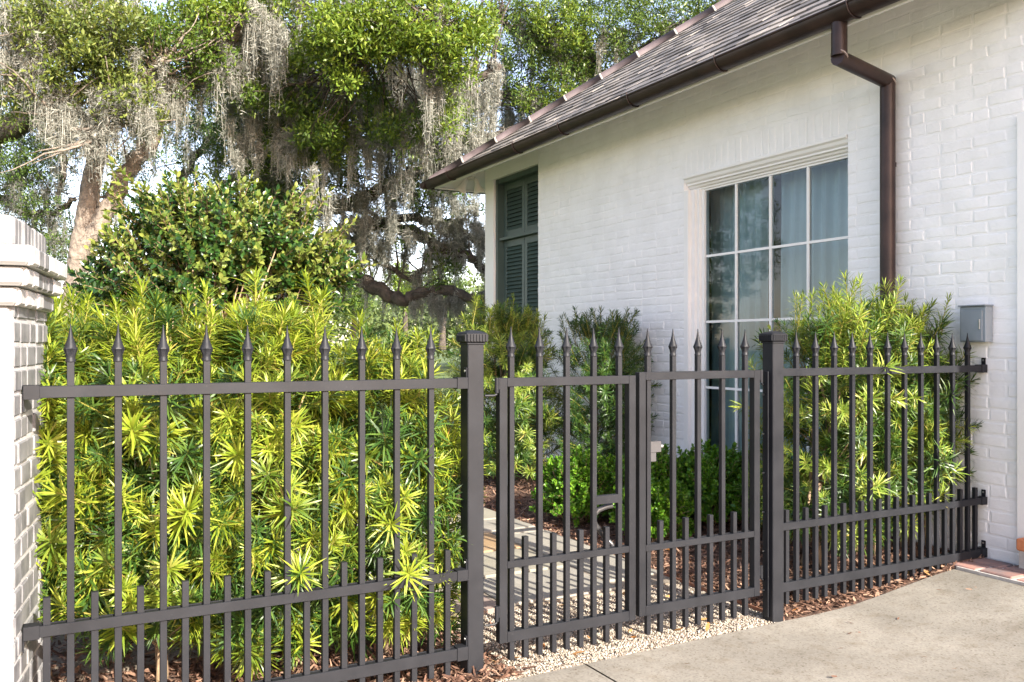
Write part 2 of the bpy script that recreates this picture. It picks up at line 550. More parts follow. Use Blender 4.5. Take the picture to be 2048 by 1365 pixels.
tag(sheet('concrete_driveway', [(-30, -4.012), (30, -4.012), (30, -30), (-30, -30)], 0.0, M['concrete'], res=5), kind='structure')
tag(MB().box(2.112, 2.122, -4, 3.292, -0.1, -0.008).build('expansion_joint', M['jointdark']), kind='structure')
sheet('gravel_strip', [(1.72, 3.285), (3.34, 3.345), (3.36, 4.75), (3.0, 4.9), (1.72, 4.6)], -0.006, M['gravelbed'], res=0.08, rough=0.004)
# steel edging between gravel and mulch
ed = empty('steel_edging', (0, 0, 0)); ed['kind'] = 'structure'
e0, e1 = np.array([3.345, 3.335]), np.array([3.36, 4.75])
bb = MB()
bb.box(3.343, 3.349, 3.335, 4.75, -0.05, 0.018)
bb.build('edging_strip', M['rust'], ed)

# loose pebbles, bark chips, fallen leaves
def octa(P, S):
    n = len(P)
    base = np.array([[1, 0, 0], [0, 1, 0], [-1, 0, 0], [0, -1, 0], [0, 0, 1], [0, 0, -1]], float)
    V = base[None] * S[:, None, :] * rng.uniform(0.75, 1.25, (n, 6, 1))
    a = rng.uniform(0, 6.28, n); c, s = np.cos(a), np.sin(a)
    X = V[..., 0] * c[:, None] - V[..., 1] * s[:, None]; Y = V[..., 0] * s[:, None] + V[..., 1] * c[:, None]
    V = np.stack([X, Y, V[..., 2]], -1) + P[:, None]
    t = np.array([[0, 1, 4], [1, 2, 4], [2, 3, 4], [3, 0, 4], [1, 0, 5], [2, 1, 5], [3, 2, 5], [0, 3, 5]])
    F = (np.arange(n)[:, None, None] * 6 + t).reshape(-1, 3)
    return V.reshape(-1, 3), F


n = 30000
X = rng.uniform(1.68, 3.36, n); Y = 3.28 + (rng.random(n) ** 1.2) * 1.5
keep = (Y < 4.72) & (Y > 3.28 + (X - 1.7) * 0.034)
X, Y = X[keep], Y[keep]
r = rng.uniform(0.0028, 0.0068, len(X))
V, F = octa(np.stack([X, Y, gz(X, Y) - 0.004 + r * 0.5], -1), np.stack([r * 1.2, r, r * 0.8], -1))
tag(add('gravel', np_mesh('gravel', V, F, M['pebble'], smooth=True)), 'pale tan pea gravel spread under and behind the gates', 'gravel', kind='stuff')


def chips(name, X, Y, mat, lmin, lmax, wmin, wmax, tilt, label, cat):
    n = len(X)
    a = rng.uniform(0, 6.28, n)
    D = norm(np.stack([np.cos(a), np.sin(a), rng.normal(0, tilt, n)], -1))
    S = norm(np.cross(D, np.array([0, 0, 1.0]) + rng.normal(0, 0.35, (n, 3))))
    U = np.cross(S, D)
    L = rng.uniform(lmin, lmax, n)
    B = np.stack([X, Y, gz(X, Y) + 0.002 + rng.uniform(0, 0.018, n)], -1) - D * L[:, None] * 0.5
    V, F = strips(B, D, S, U, L, rng.uniform(wmin, wmax, n), [0.5, 1.0, 0.4], bend=rng.normal(0, 0.25, n))
    tag(add(name, np_mesh(name, V, F, mat)), label, cat, kind='stuff')


n = 60000
X = rng.uniform(-1.2, 5.05, n); Y = 3.30 + rng.random(n) ** 1.5 * 5.4
inpath = (X > 1.35) & (X < 3.36) & (Y > 4.15) & (Y < 6.85)
ingrav = (X > 1.80) & (X < 3.36) & (Y < 4.75)
keep = ~(inpath | ingrav) & (Y > np.interp(X, [1.7, 3.34, 5], [3.25, 3.35, 3.36]))
keep |= (rng.random(n) < 0.04) & ingrav & (X < 2.0)
chips('bark_mulch', X[keep], Y[keep], M['chip'], 0.02, 0.07, 0.006, 0.018, 0.25, 'brown shredded bark mulch covering the planting beds', 'mulch')
n = 260
X = rng.uniform(-0.2, 5.0, n); Y = 3.38 + rng.random(n) ** 1.5 * 4
keep = ~((X > 1.35) & (X < 3.36) & (Y > 4.15))
chips('leaf_litter', X[keep], Y[keep], M['litter'], 0.03, 0.06, 0.012, 0.024, 0.3, 'small orange fallen leaves scattered on the mulch', 'leaf litter')

n = 46
X = rng.uniform(1.2, 4.8, n); Y = rng.uniform(2.0, 3.28, n)
chips('leaf_litter', X, Y, M['chip'], 0.015, 0.045, 0.004, 0.012, 0.15, 'stray bark chips and leaf bits lying on the driveway', 'leaf litter')
# flagstone path: every stone a piece of the path
path = empty('flagstone_path', (0, 0, 0)); path['kind'] = 'structure'
stones = [  # x0 x1 y0 y1 material
    (2.95, 3.35, 4.32, 5.02, 'stone_grey'), (2.20, 2.93, 4.18, 4.72, 'stone_grey'), (1.40, 2.18, 4.14, 4.60, 'stone_rose'),
    (2.20, 2.93, 4.74, 5.30, 'stone_tan2'), (2.95, 3.35, 5.04, 5.72, 'stone_grey'), (1.40, 2.18, 4.62, 5.24, 'stone_grey'),
    (2.50, 2.93, 5.32, 5.86, 'stone_tan'), (1.40, 2.48, 5.26, 5.84, 'stone_tan'), (2.76, 3.35, 5.88, 6.28, 'stone_grey'),
    (2.95, 3.35, 5.74, 5.865, 'stone_grey'), (1.40, 2.74, 5.86, 6.30, 'stone_grey'), (2.30, 3.35, 6.32, 6.82, 'stone_tan2'),
    (1.40, 2.28, 6.32, 6.82, 'stone_grey'), (0.30, 1.38, 4.9, 5.6, 'stone_rose'), (0.30, 1.38, 5.62, 6.2, 'stone_grey'), (-0.8, 0.28, 5.1, 6.1, 'stone_grey')]
M['stone_tan2'] = stone_mat('buff_flag', (0.20, 0.185, 0.14), (0.28, 0.26, 0.205))
for x0, x1, y0, y1, mt in stones:
    g = 0.008
    bm_ = MB()
    pts = []
    for (xa, ya, xb, yb) in ((x0 + g, y0 + g, x1 - g, y0 + g), (x1 - g, y0 + g, x1 - g, y1 - g), (x1 - g, y1 - g, x0 + g, y1 - g), (x0 + g, y1 - g, x0 + g, y0 + g)):
        for k in range(4):
            t = k / 4
            pts.append((xa + (xb - xa) * t + rnd.uniform(-.006, .006), ya + (yb - ya) * t + rnd.uniform(-.006, .006)))
    zt = 0.022 + rnd.uniform(-0.003, 0.003)
    cx, cy = (x0 + x1) / 2, (y0 + y1) / 2
    a_ = bm_.ring([(x, y, -0.03) for x, y in pts]); b_ = bm_.ring([(x, y, zt - 0.006) for x, y in pts])
    c_ = bm_.ring([(x + (0.006 if x < cx else -0.006), y + (0.006 if y < cy else -0.006), zt) for x, y in pts])
    bm_.bridge(a_, b_); bm_.bridge(b_, c_); bm_.face(c_)
    bm_.build('flagstone', M[mt], path)
sb = MB().box(-0.8, 3.34, 4.16, 6.80, -0.05, 0.008)
sb.build('sand_joint', M['gravelbed'], path)

# ------------------------------------------------------------------ house
house = empty('house', (XW, 5.0, 0.0), label='white painted brick house with slate hip roof and green shutters', cat='house')
HO = Vector((-XW, -5.0, 0.0))


def hpart(mb, name, mat, parent=None, smooth=False):
    """house geometry is written in world coordinates"""
    me = mb.mesh(name, mat, smooth)
    o = add(name, me, parent if parent is not None else house)
    o.location = HO if (parent is None) else (0, 0, 0)
    return o


def hgroup(mb, name, mat, smooth=False):
    return hpart(mb, name, mat, None, smooth)


WY0, WY1 = 4.437, 6.253      # window opening
WZ0, WZ1 = 0.40, 2.905
BY0, BY1 = 3.05, 8.875        # brick wall extent
WT = 3.84
wall = hgroup(MB()
    .box(XW + 0.0034, XW + 0.22, WY1, BY1, -0.1, WT)
    .box(XW + 0.0034, XW + 0.22, BY0, WY0, -0.1, WT)
    .box(XW + 0.0034, XW + 0.22, WY0, WY1, WZ1, WT)
    .box(XW + 0.0034, XW + 0.22, WY0, WY1, -0.1, WZ0), 'wall', M['paint_brick'])
# brick prototypes (unit = 0.205 x 0.066)
BL, BH, BJ = 0.208, 0.0655, 0.0105
protos = []
for k in range(12):
    q = MB()
    hw, hh = BL / 2, BH / 2
    j = lambda s: rnd.uniform(-s, s) * 1.35
    corners = [(-hw + j(.003), -hh + j(.003)), (hw + j(.003), -hh + j(.003)), (hw + j(.003), hh + j(.003)), (-hw + j(.003), hh + j(.003))]
    # outline with a midpoint on long edges
    ol = []
    for i in range(4):
        a = corners[i]; c = corners[(i + 1) % 4]
        ol.append(a)
        if i % 2 == 0:
            ol.append(((a[0] * 2 + c[0]) / 3, (a[1] * 2 + c[1]) / 3 + j(.003)))
            ol.append(((a[0] + c[0] * 2) / 3, (a[1] + c[1] * 2) / 3 + j(.003)))
    cut = lambda p, s: (p[0] - math.copysign(min(s, abs(p[0])), p[0]), p[1] - math.copysign(min(s, abs(p[1])), p[1]))
    r0 = q.ring([(0.012, p[0], p[1]) for p in ol])
    r1 = q.ring([(0.0027, p[0], p[1]) for p in ol])
    r2 = q.ring([(0.0003 + j(.0005), *cut(p, 0.0035 + abs(j(.0045)))) for p in ol])
    r3 = q.ring([(0.0 + j(.0004), *cut(p, 0.016)) for p in ol])
    for a, c in ((r0, r1), (r1, r2), (r2, r3)): q.bridge(a[::-1], c[::-1])
    q.face(r3[::-1])
    protos.append(q)
pmesh = [q.mesh('brick', M['paint_brick'], 14) for q in protos]
bricks = []          # centre y, z, length scale, vertical?
course = BH + BJ
SOLD0, SOLD1 = WZ1 + 0.004, WZ1 + 0.212
nz = int((WT - 0.02) / course)
for r_ in range(nz):
    z = 0.03 + (r_ + 0.5) * course
    y = BY0 - (0.1 if r_ % 2 else 0.0)
    while y < BY1:
        l = BL if rnd.random() < 0.86 else 0.098
        y0, y1 = max(y, BY0), min(y + l, BY1)
        y += l + BJ
        spans = [(y0, y1)]
        if WZ0 - 0.02 < z < SOLD1:
            lo, hi = (WY0, WY1)
            spans = []
            if y0 < lo: spans.append((y0, min(y1, lo)))
            if y1 > hi: spans.append((max(y0, hi), y1))
        for a, c in spans:
            if c - a > 0.025: bricks.append(((a + c) / 2, z, (c - a) / BL, False))
y = WY0
while y < WY1 - 0.03:
    bricks.append((y + 0.034, (SOLD0 + SOLD1) / 2, 1.0, True)); y += 0.0665 + 0.011
info = []
for (yc, z, s, vert) in bricks:
    px, py, w = proj(np.array([XW, yc, z]))
    vis = -60 < px < 2100 and -40 < py < 1250
    info.append(((1 / w ** 2) * s if vis else -1))
order = np.argsort(-np.array(info))
single = set(order[:296].tolist())
rest = []
for i, (yc, z, s, vert) in enumerate(bricks):
    k = rnd.randrange(12)
    dx = rnd.uniform(-0.0006, 0.0026)
    if i in single:
        o = add('brick', pmesh[k], wall, (XW + dx, yc, z))
        o.scale = (1, s, 1) if not vert else (1, 1, 1)
        if vert: o.rotation_euler = (R(90), 0, 0)
    else:
        V = np.array(protos[k].v)
        if vert: V = np.stack([V[:, 0], -V[:, 2], V[:, 1]], -1)
        else: V = V * [1, s, 1]
        rest.append((V + [XW + dx, yc, z], protos[k].f))
q = MB()
for V, f in rest:
    b0 = len(q.v)
    q.v += [tuple(p) for p in V]
    for ff in f: q.face([b0 + i for i in ff])
o = hgroup(q, 'brickwork', M['paint_brick'], 14); o['kind'] = 'stuff'

# other walls, room, floor
hgroup(MB().box(XW, XW + 0.2, 10.01, 10.25, -0.1, 3.5).box(XW, XW + 0.2, BY1 + 0.002, 10.25, 3.502, WT), 'corner_post', M['white_wood'])
hgroup(MB().box(XW + 0.202, 12.1, 10.05, 10.25, -0.1, 3.8).box(XW + 0.222, 12.1, BY0, BY0 + 0.2, -0.1, 3.8).box(11.9, 12.1, BY0 + 0.202, 10.048, -0.1, 3.8), 'outer_wall', M['paint_brick'])
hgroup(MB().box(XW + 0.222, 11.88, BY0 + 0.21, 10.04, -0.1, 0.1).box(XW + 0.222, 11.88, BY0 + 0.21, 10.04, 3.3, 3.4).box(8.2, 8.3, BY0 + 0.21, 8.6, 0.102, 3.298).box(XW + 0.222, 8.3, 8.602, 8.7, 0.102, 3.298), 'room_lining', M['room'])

# ---- window
win = hgroup(MB()
    # stepped casing on the far jamb, head and sill
    .box(XW + 0.0, XW + 0.10, 6.195, 6.252, WZ0 + 0.002, 2.78)
    .box(XW + 0.035, XW + 0.10, 6.150, 6.194, WZ0 + 0.002, 2.78)
    .box(XW + 0.060, XW + 0.10, 6.115, 6.149, WZ0 + 0.002, 2.78)
    .box(XW + 0.085, XW + 0.14, 6.079, 6.114, WZ0 + 0.002, 2.78)
    .box(XW + 0.085, XW + 0.14, WY0 + 0.001, 4.50, WZ0 + 0.002, 2.78)
    .box(XW + 0.085, XW + 0.14, 4.501, 6.078, WZ0 + 0.002, 0.459)
    .box(XW + 0.02, XW + 0.084, WY0 + 0.001, 6.078, WZ0 + 0.002, 0.43), 'window', M['white_wood'])
hp = [(XW - 0.012, 2.902), (XW - 0.012, 2.885), (XW + 0.004, 2.872), (XW + 0.012, 2.85), (XW + 0.03, 2.835), (XW + 0.03, 2.822), (XW + 0.048, 2.815), (XW + 0.056, 2.80),
      (XW + 0.075, 2.792), (XW + 0.075, 2.78), (XW + 0.09, 2.775), (XW + 0.09, 2.762), (XW + 0.14, 2.762), (XW + 0.14, 2.902)]
hpart(MB().prism_y(hp[::-1], WY0 + 0.002, WY1 - 0.003), 'header_moulding', M['white_wood'], win)
GX = XW + 0.105
ys = [4.50, 4.895, 5.29, 5.685, 6.078]
zs = [0.460, 1.035, 1.61, 2.186, 2.761]
for yy in ys[1:-1]:
    hpart(MB().box(GX - 0.014, GX + 0.018, yy - 0.011, yy + 0.011, 0.461, 2.760), 'mullion', M['white_wood'], win)
for zz in zs[1:-1]:
    for a, c in zip(ys, ys[1:]):
        hpart(MB().box(GX - 0.011, GX + 0.015, a + 0.012, c - 0.012, zz - 0.010, zz + 0.010), 'muntin', M['white_wood'], win)
for a, c in zip(ys, ys[1:]):
    for e, f in zip(zs, zs[1:]):
        m_ = MB(); tl = rnd.uniform(-.0012, .0012); tm = rnd.uniform(-.0012, .0012)
        m_.v += [(GX + tl, a + .005, e + .005), (GX + tm, c - .005, e + .005), (GX - tl, c - .005, f - .005), (GX - tm, a + .005, f - .005)]
        m_.face((0, 3, 2, 1))
        hpart(m_, 'pane', M['glass'], win)


def curtain(y0, y1, label):
    q = MB(); nseg = int((y1 - y0) / 0.012); rows = 8
    rings = []
    ph = rnd.uniform(0, 6)
    for k in range(rows + 1):
        z = 0.16 + (2.95 - 0.16) * k / rows
        rr = []
        for i in range(nseg + 1):
            t = y0 + (y1 - y0) * i / nseg
            a = 0.028 * math.sin(t * 42 + ph + 0.4 * math.sin(z)) + 0.012 * math.sin(t * 97 + z * 1.3)
            rr.append((XW + 0.36 + a, t, z))
        rings.append(q.ring(rr))
    for a, c in zip(rings, rings[1:]): q.bridge(a, c, closed=False)
    tag(q.build('curtain', M['curtain'], smooth='all'), label, 'curtain', 'curtains behind the tall window')


curtain(5.62, 6.28, 'pale blue curtain hanging behind the left half of the tall window')
curtain(4.40, 5.43, 'pale blue curtain hanging behind the right half of the tall window')

# ---- shutters
SX = XW + 0.12
fr = hgroup(MB().box(XW + 0.03, XW + 0.19, 9.955, 10.009, 0.1, 3.5).box(XW + 0.04, XW + 0.19, BY1 + 0.001, 9.954, 3.44, 3.5).box(XW + 0.205, XW + 0.21, BY1, 10.0, 0.1, 3.5)
    .box(XW + 0.05, XW + 0.16, BY1 + 0.001, 9.954, 2.725, 2.757), 'shutter_frame', M['green'])


def shutter(y0, y1, z0, z1):
    st, rl = 0.06, 0.085
    s = hgroup(MB().bbox(SX, SX + 0.035, y0, y0 + st, z0, z1).bbox(SX, SX + 0.035, y1 - st, y1, z0, z1)
        .bbox(SX + .001, SX + 0.034, y0 + st, y1 - st, z0, z0 + rl).bbox(SX + .001, SX + 0.034, y0 + st, y1 - st, z1 - rl, z1), 'shutter', M['green'])
    pit = 0.047
    nsl = int((z1 - z0 - 2 * rl) / pit)
    sl = MB(); ly = (y1 - y0) / 2 - st
    sl.v += [(-0.018, -ly, -0.020), (-0.012, -ly, -0.024), (0.018, -ly, 0.020), (0.012, -ly, 0.024), (-0.018, ly, -0.020), (-0.012, ly, -0.024), (0.018, ly, 0.020), (0.012, ly, 0.024)]
    for f in ((0, 1, 2, 3), (7, 6, 5, 4), (0, 3, 7, 4), (1, 5, 6, 2), (0, 4, 5, 1), (3, 2, 6, 7)): sl.face(f)
    me = sl.mesh('slat', M['green'])
    for k in range(nsl):
        add('slat', me, s, (SX + 0.018, (y0 + y1) / 2, z0 + rl + (k + 0.5) * (z1 - z0 - 2 * rl) / nsl))
    hpart(MB().box(SX + 0.05, SX + 0.055, y0 + st, y1 - st, z0 + rl, z1 - rl), 'backing', M['shutter_gap'], s)


for (a, c) in ((8.885, 9.41), (9.42, 9.95)):
    shutter(a, c, 2.76, 3.438)
    shutter(a, c, 0.25, 2.722)

# ---- roof
EX, EY0, EY1, EZ, PS = 4.47, 3.0, 10.60, 3.50, 0.715
EX2 = 12.62
HW = (EY1 - EY0) / 2
apx, ap2 = EX + HW, EX2 - HW
za = EZ + PS * HW
ym = (EY0 + EY1) / 2
q = MB()
q.v += [(EX, EY0, EZ), (EX2, EY0, EZ), (EX2, EY1, EZ), (EX, EY1, EZ), (apx, ym, za), (ap2, ym, za)]
q.face((0, 4, 3)[::1]); q.face((3, 4, 5, 2)); q.face((2, 5, 1)); q.face((1, 5, 4, 0))
n0 = len(q.v)
q.v += [(x + (0.03 if x < 9 else -.03), y + (.03 if y < 5 else -.03), z - 0.05) for x, y, z in q.v[:4]] + [(apx, ym, za - 0.06), (ap2, ym, za - 0.06)]
for i, j in ((0, 1), (1, 2), (2, 3), (3, 0)): q.face((i, j, n0 + j, n0 + i))
q.face((n0, n0 + 3, n0 + 4)); q.face((n0 + 3, n0 + 2, n0 + 5, n0 + 4)); q.face((n0 + 2, n0 + 1, n0 + 5)); q.face((n0 + 1, n0, n0 + 4, n0 + 5))
roof = hgroup(q, 'roof', M['shutter_gap'])
# sloped white soffit boards and fascia
q = MB()
sf = lambda x, y, dz=0: (x, y, EZ - 0.065 + PS * min(x - EX, EY1 - y) + dz)
for off in (0.0,):
    q.v += [sf(EX + .035, EY0), sf(EX + .035, EY1 - .035), sf(XW + .2, EY1 - .035 - (XW + .2 - EX - .035)), sf(XW + .2, EY0)]
    q.v += [(x, y, z - 0.012) for x, y, z in q.v[:4]]
for f in ((0, 1, 2, 3), (7, 6, 5, 4), (0, 4, 5, 1), (1, 5, 6, 2), (2, 6, 7, 3), (3, 7, 4, 0)): q.face(f)
hgroup(q, 'soffit', M['white_wood'])
q = MB()
yk = EY1 - .037
q.v += [sf(EX + .037, yk), sf(EX2 - 1, yk), sf(EX2 - 1, 10.1), sf(EX + .037 + (yk - 10.1), 10.1)]
q.v += [(x, y, z - 0.012) for x, y, z in q.v[:4]]
for f in ((3, 2, 1, 0), (4, 5, 6, 7), (0, 1, 5, 4), (1, 2, 6, 5), (2, 3, 7, 6), (3, 0, 4, 7)): q.face(f)
hgroup(q, 'soffit', M['white_wood'])
hgroup(MB().box(EX + .03, EX + .052, EY0, EY1 - .03, EZ - 0.075, EZ - 0.055).box(EX + .053, EX2 - 1, EY1 - .052, EY1 - .03, EZ - 0.075, EZ - 0.055), 'fascia', M['white_wood'])

# shingles on the slope that faces the fence
th = math.atan(PS); ct, sn = math.cos(th), math.sin(th)
expo, sl_l = 0.185, 0.30
smesh = []
sproto = []
for k in range(10):
    w = 1.0
    q = MB()
    t = 0.017
    j = lambda s: rnd.uniform(-s, s)
    # local: u up-slope, v along the eave, n normal ; unit width
    q.v += [(j(.006), -.5, 0), (j(.006), .5, 0), (sl_l, .5, 0), (sl_l, -.5, 0), (j(.006), -.5, t + j(.004)), (j(.006), .5, t + j(.004)), (sl_l, .5, .006), (sl_l, -.5, .006)]
    for f in ((0, 1, 2, 3), (7, 6, 5, 4), (0, 4, 5, 1), (1, 5, 6, 2), (2, 6, 7, 3), (3, 7, 4, 0)): q.face([i for i in f][::-1])
    sproto.append(q)
    smesh.append(q.mesh('shingle', M['slate']))
rows = int(HW / ct / expo)
sh = []
for r_ in range(rows):
    u = r_ * expo - 0.03
    xh = EX + u * ct
    inset = max(u * ct, 0) - 0.03
    y = EY0 + inset + rnd.uniform(-.1, .1)
    yend = EY1 - inset
    while y < yend:
        w = rnd.uniform(0.16, 0.27)
        y1 = min(y + w, yend)
        if y1 - y > 0.05: sh.append((u, (y + y1) / 2, y1 - y - 0.006))
        y += w
inf = []
for u, yc, w in sh:
    px, py, d = proj(np.array([EX + u * ct, yc, EZ + u * sn]))
    inf.append(w / d ** 2 if (-30 < px < 2100 and -25 < py < 700) else -1)
order = np.argsort(-np.array(inf))
single = set(order[:292].tolist())
rotm = Matrix(((ct, 0, -sn), (0, 1, 0), (sn, 0, ct)))
eul = rotm.to_euler()
rm = np.array(rotm)
q = MB()
for i, (u, yc, w) in enumerate(sh):
    k = rnd.randrange(10)
    tilt = 0.022
    base = np.array([EX + u * ct - sn * 0.004, yc, EZ + u * sn + ct * 0.012])
    mt = rotm @ Matrix.Rotation(tilt + rnd.uniform(-.01, .012), 3, 'Y') @ Matrix.Rotation(rnd.uniform(-.02, .02), 3, 'Z')
    if i in single:
        o = add('shingle', smesh[k], roof, tuple(base), mt.to_euler(), (1, w, 1))
    else:
        V = (np.array(sproto[k].v) * [1, w, 1]) @ np.array(mt).T + base
        b0 = len(q.v)
        q.v += [tuple(p) for p in V]
        for ff in sproto[k].f: q.face([b0 + a for a in ff])
o = hgroup(q, 'shingles', M['slate']); o['kind'] = 'stuff'
# hip ridge tiles
hd = Vector((1, -1, PS)).normalized()
hx = hd.cross(Vector((0, 0, 1))).normalized(); hz_ = hx.cross(hd)
tl = 0.50
q = MB(); qj = MB()
ra = []
for s_ in (0.0, tl - 0.012):
    ra.append(q.ring([Vector((0, 0, 0)) + hd * s_ + hx * 0.105 * math.cos(a) + hz_ * (0.075 * math.sin(a)) for a in np.linspace(-0.35, math.pi + .35, 11)]))
q.bridge(ra[0], ra[1], closed=False)
rb = []
for s_ in (0.0, tl - 0.012):
    rb.append(q.ring([Vector((0, 0, 0)) + hd * s_ + hx * 0.09 * math.cos(a) + hz_ * (0.06 * math.sin(a)) for a in np.linspace(-0.35, math.pi + .35, 11)]))
q.bridge(rb[1], rb[0], closed=False)
q.bridge(ra[0], rb[0], closed=False); q.bridge(rb[1], ra[1], closed=False)
hm = q.mesh('hip_tile', M['hip'], 'all')
ra = []
for s_, f_ in ((-0.012, 0.98), (-0.010, 1.04), (0.010, 1.04), (0.012, 0.98)):
    ra.append(qj.ring([hd * s_ + hx * 0.105 * f_ * math.cos(a) + hz_ * (0.075 * f_ * math.sin(a)) for a in np.linspace(-0.35, math.pi + .35, 11)]))
for a, c in zip(ra, ra[1:]): qj.bridge(a, c, closed=False)
jm = qj.mesh('mortar_joint', M['mortar'], 'all')
for k in range(15):
    p = Vector((EX, EY1, EZ + 0.012)) + hd * (k * tl + 0.02)
    add('hip_tile', hm, roof, p)
    add('mortar_joint', jm, roof, p + hd * (tl - 0.006))

# ---- gutter
GXc, GZc, GR = 4.455, 3.515, 0.082
prof = [(GXc + GR * math.cos(a), GZc + GR * math.sin(a)) for a in np.linspace(math.pi, 2 * math.pi, 13)]
prof += [(GXc + (GR - .006) * math.cos(a), GZc + (GR - .006) * math.sin(a)) for a in np.linspace(2 * math.pi, math.pi, 13)]
gt = hgroup(MB().prism_y(prof, EY0, EY1 + 0.06), 'gutter', M['copper'], True)
hpart(MB().tube([(GXc - GR, EY0, GZc), (GXc - GR, EY1 + .06, GZc)], 0.009, 8), 'gutter_rim', M['copper'], gt, True)
q = MB()   # return along the far eave
a_ = q.ring([(EX - .1, EY1 + 0.075 + (GXc - x), z) for x, z in [(GXc + GR * math.cos(a), GZc + GR * math.sin(a)) for a in np.linspace(math.pi, 2 * math.pi, 13)]])
b_ = q.ring([(EX2, EY1 + 0.075 + (GXc - x), z) for x, z in [(GXc + GR * math.cos(a), GZc + GR * math.sin(a)) for a in np.linspace(math.pi, 2 * math.pi, 13)]])
q.bridge(a_, b_, closed=False); q.face(a_)
hpart(q, 'gutter_return', M['copper'], gt, True)
for px, py in ((912, 345), (1046, 302), (1138, 265), (1278, 208), (1455, 135), (1722, 35)):
    yb = onx(px, py, 4.5)[1]
    q = MB()
    q.tube([(GXc + (GR + .005) * math.cos(a), yb, GZc + (GR + .005) * math.sin(a)) for a in np.linspace(math.pi * 0.92, math.pi * 2.02, 12)], 0.006, 6)
    q.tube([(GXc + GR + .005, yb, GZc + .004), (GXc + GR + 0.012, yb + .02, GZc - 0.07)], 0.006, 6)
    hpart(q, 'gutter_bracket', M['copper'], gt, True)

# ---- downspout
dr = 0.050
dsp = hgroup(MB().tube([(4.465, 3.975, 3.45), (4.465, 3.975, 3.235)], dr, 14).tube([(5.0, 4.045, 3.155), (5.0, 4.045, 0.12)], dr, 14)
    .tube([(4.447, 3.973, 3.222), (5.018, 4.047, 3.165)], dr * 0.985, 14), 'downspout', M['copper'], True)
for p, d in (((4.465, 3.975, 3.232), (0.6, 0.07, 0.75)), ((5.0, 4.045, 3.16), (0.6, 0.07, 0.75))):
    d = Vector(d).normalized(); p = Vector(p)
    hpart(MB().tube([p - d * .004, p + d * .004], dr * 1.12, 16), 'solder_joint', M['copper_joint'], dsp, True)
for z in (2.6, 1.75):
    hpart(MB().box(5.0, XW, 4.03, 4.06, z, z + .03), 'strap', M['copper'], dsp)

# ---- door casing at the right edge of the wall, brick step below it
hgroup(MB().box(XW - 0.022, XW - 0.0045, 3.06, 3.185, 0.24, 2.75), 'door_casing', M['white_wood'])
sx = XW - 0.11
sy = float(onx(2031, 1090, sx)[1]); sz1 = float(onx(2031, 1077, sx)[2]); sz0 = float(onx(2031, 1101, sx)[2])
hgroup(MB().bbox(sx, XW - .005, sy - .11, sy, sz0, sz1, .008), 'step_brick', M['orange_brick'])
hgroup(MB().bbox(sx, XW - .005, sy - .23, sy - .12, sz0, sz1, .008), 'step_brick', M['orange_brick'])
hgroup(MB().box(sx + .012, XW - .006, sy - .4, sy - .012, 0.0, sz0 - .001), 'step_base', M['mortar'])
# unseen wall slab by the driveway, shaped so its corner shades the last pickets
hgroup(MB().box(5.52, 12.0, -1.40, -0.70, -0.1, 4.1), 'shade_wall', M['paint_brick'])
hgroup(MB().box(5.49, 12.03, -1.43, -0.67, 4.101, 4.16), 'shade_wall_coping', M['white_wood'])
# brick pad
pad = empty('brick_paving', (0, 0, 0)); pad['kind'] = 'structure'
MB().box(4.72, 5.055, 2.2, 3.345, 0.0, 0.112).build('mortar_bed', M['mortar'], pad)
for iy in range(5):
    for ix in range(2):
        x0 = 4.735 + ix * 0.155; y0 = 3.235 - iy * 0.215 - ix * 0.04
        MB().bbox(x0, x0 + 0.14, y0, y0 + 0.10 + 0.1 * (iy > 0 or ix > 0) * 0.0 + 0.09, 0.05, 0.118 + rnd.uniform(0, .006), .006).build('brick', M['paver'], pad)

# ------------------------------------------------------------------ wall-mounted things
eb = empty('electrical_box', (XW, 3.43, 1.53), label='small grey electrical box mounted on the white brick wall', cat='electrical box')
MB().bbox(-0.075, -0.006, -0.085, 0.085, -0.108, 0.108, .004).build('enclosure', M['box_grey'], eb)
MB().bbox(-0.082, -0.0755, -0.066, 0.076, -0.1, 0.086, .002).build('lid', M['box_grey'], eb)
MB().bbox(-0.09, -0.002, -0.09, 0.09, 0.109, 0.118, .003).build('hood', M['box_grey'], eb)
MB().bbox(-0.088, -0.0825, -0.055, -0.047, -0.03, 0.03, .001).build('latch', M['steel'], eb)

fl = empty('floodlight', (4.93, 10.38, 3.545), label='white twin floodlight with two bell shades under the roof corner', cat='floodlight')
MB().lathe([(.001, .075), (.065, .075), (.065, .045), (.03, .035), (.05, 0)], 14).build('mount', M['lampwhite'], fl, True)
for s in (-1, 1):
    q = MB()
    q.lathe([(.02, 0.0), (.032, -.03), (.034, -.07), (.05, -.11), (.07, -.165), (.073, -.185), (.06, -.187), (.03, -.12), (.001, -.1)], 16)
    o = q.build('bell_shade', M['lampwhite'], fl, True)
    o.location = Vector((0.06 * s * math.cos(YAW), -0.06 * s * math.sin(YAW), 0.02))
    o.rotation_euler = (R(6), R(-14 if s > 0 else 26), -YAW)

# ------------------------------------------------------------------ brick pillar at the left end of the fence
PA = -R(9.35)
pil = empty('brick_pillar', (-0.052, 3.406, 0), PA, label='white and grey brick pillar with stepped corbelled top', cat='pillar')
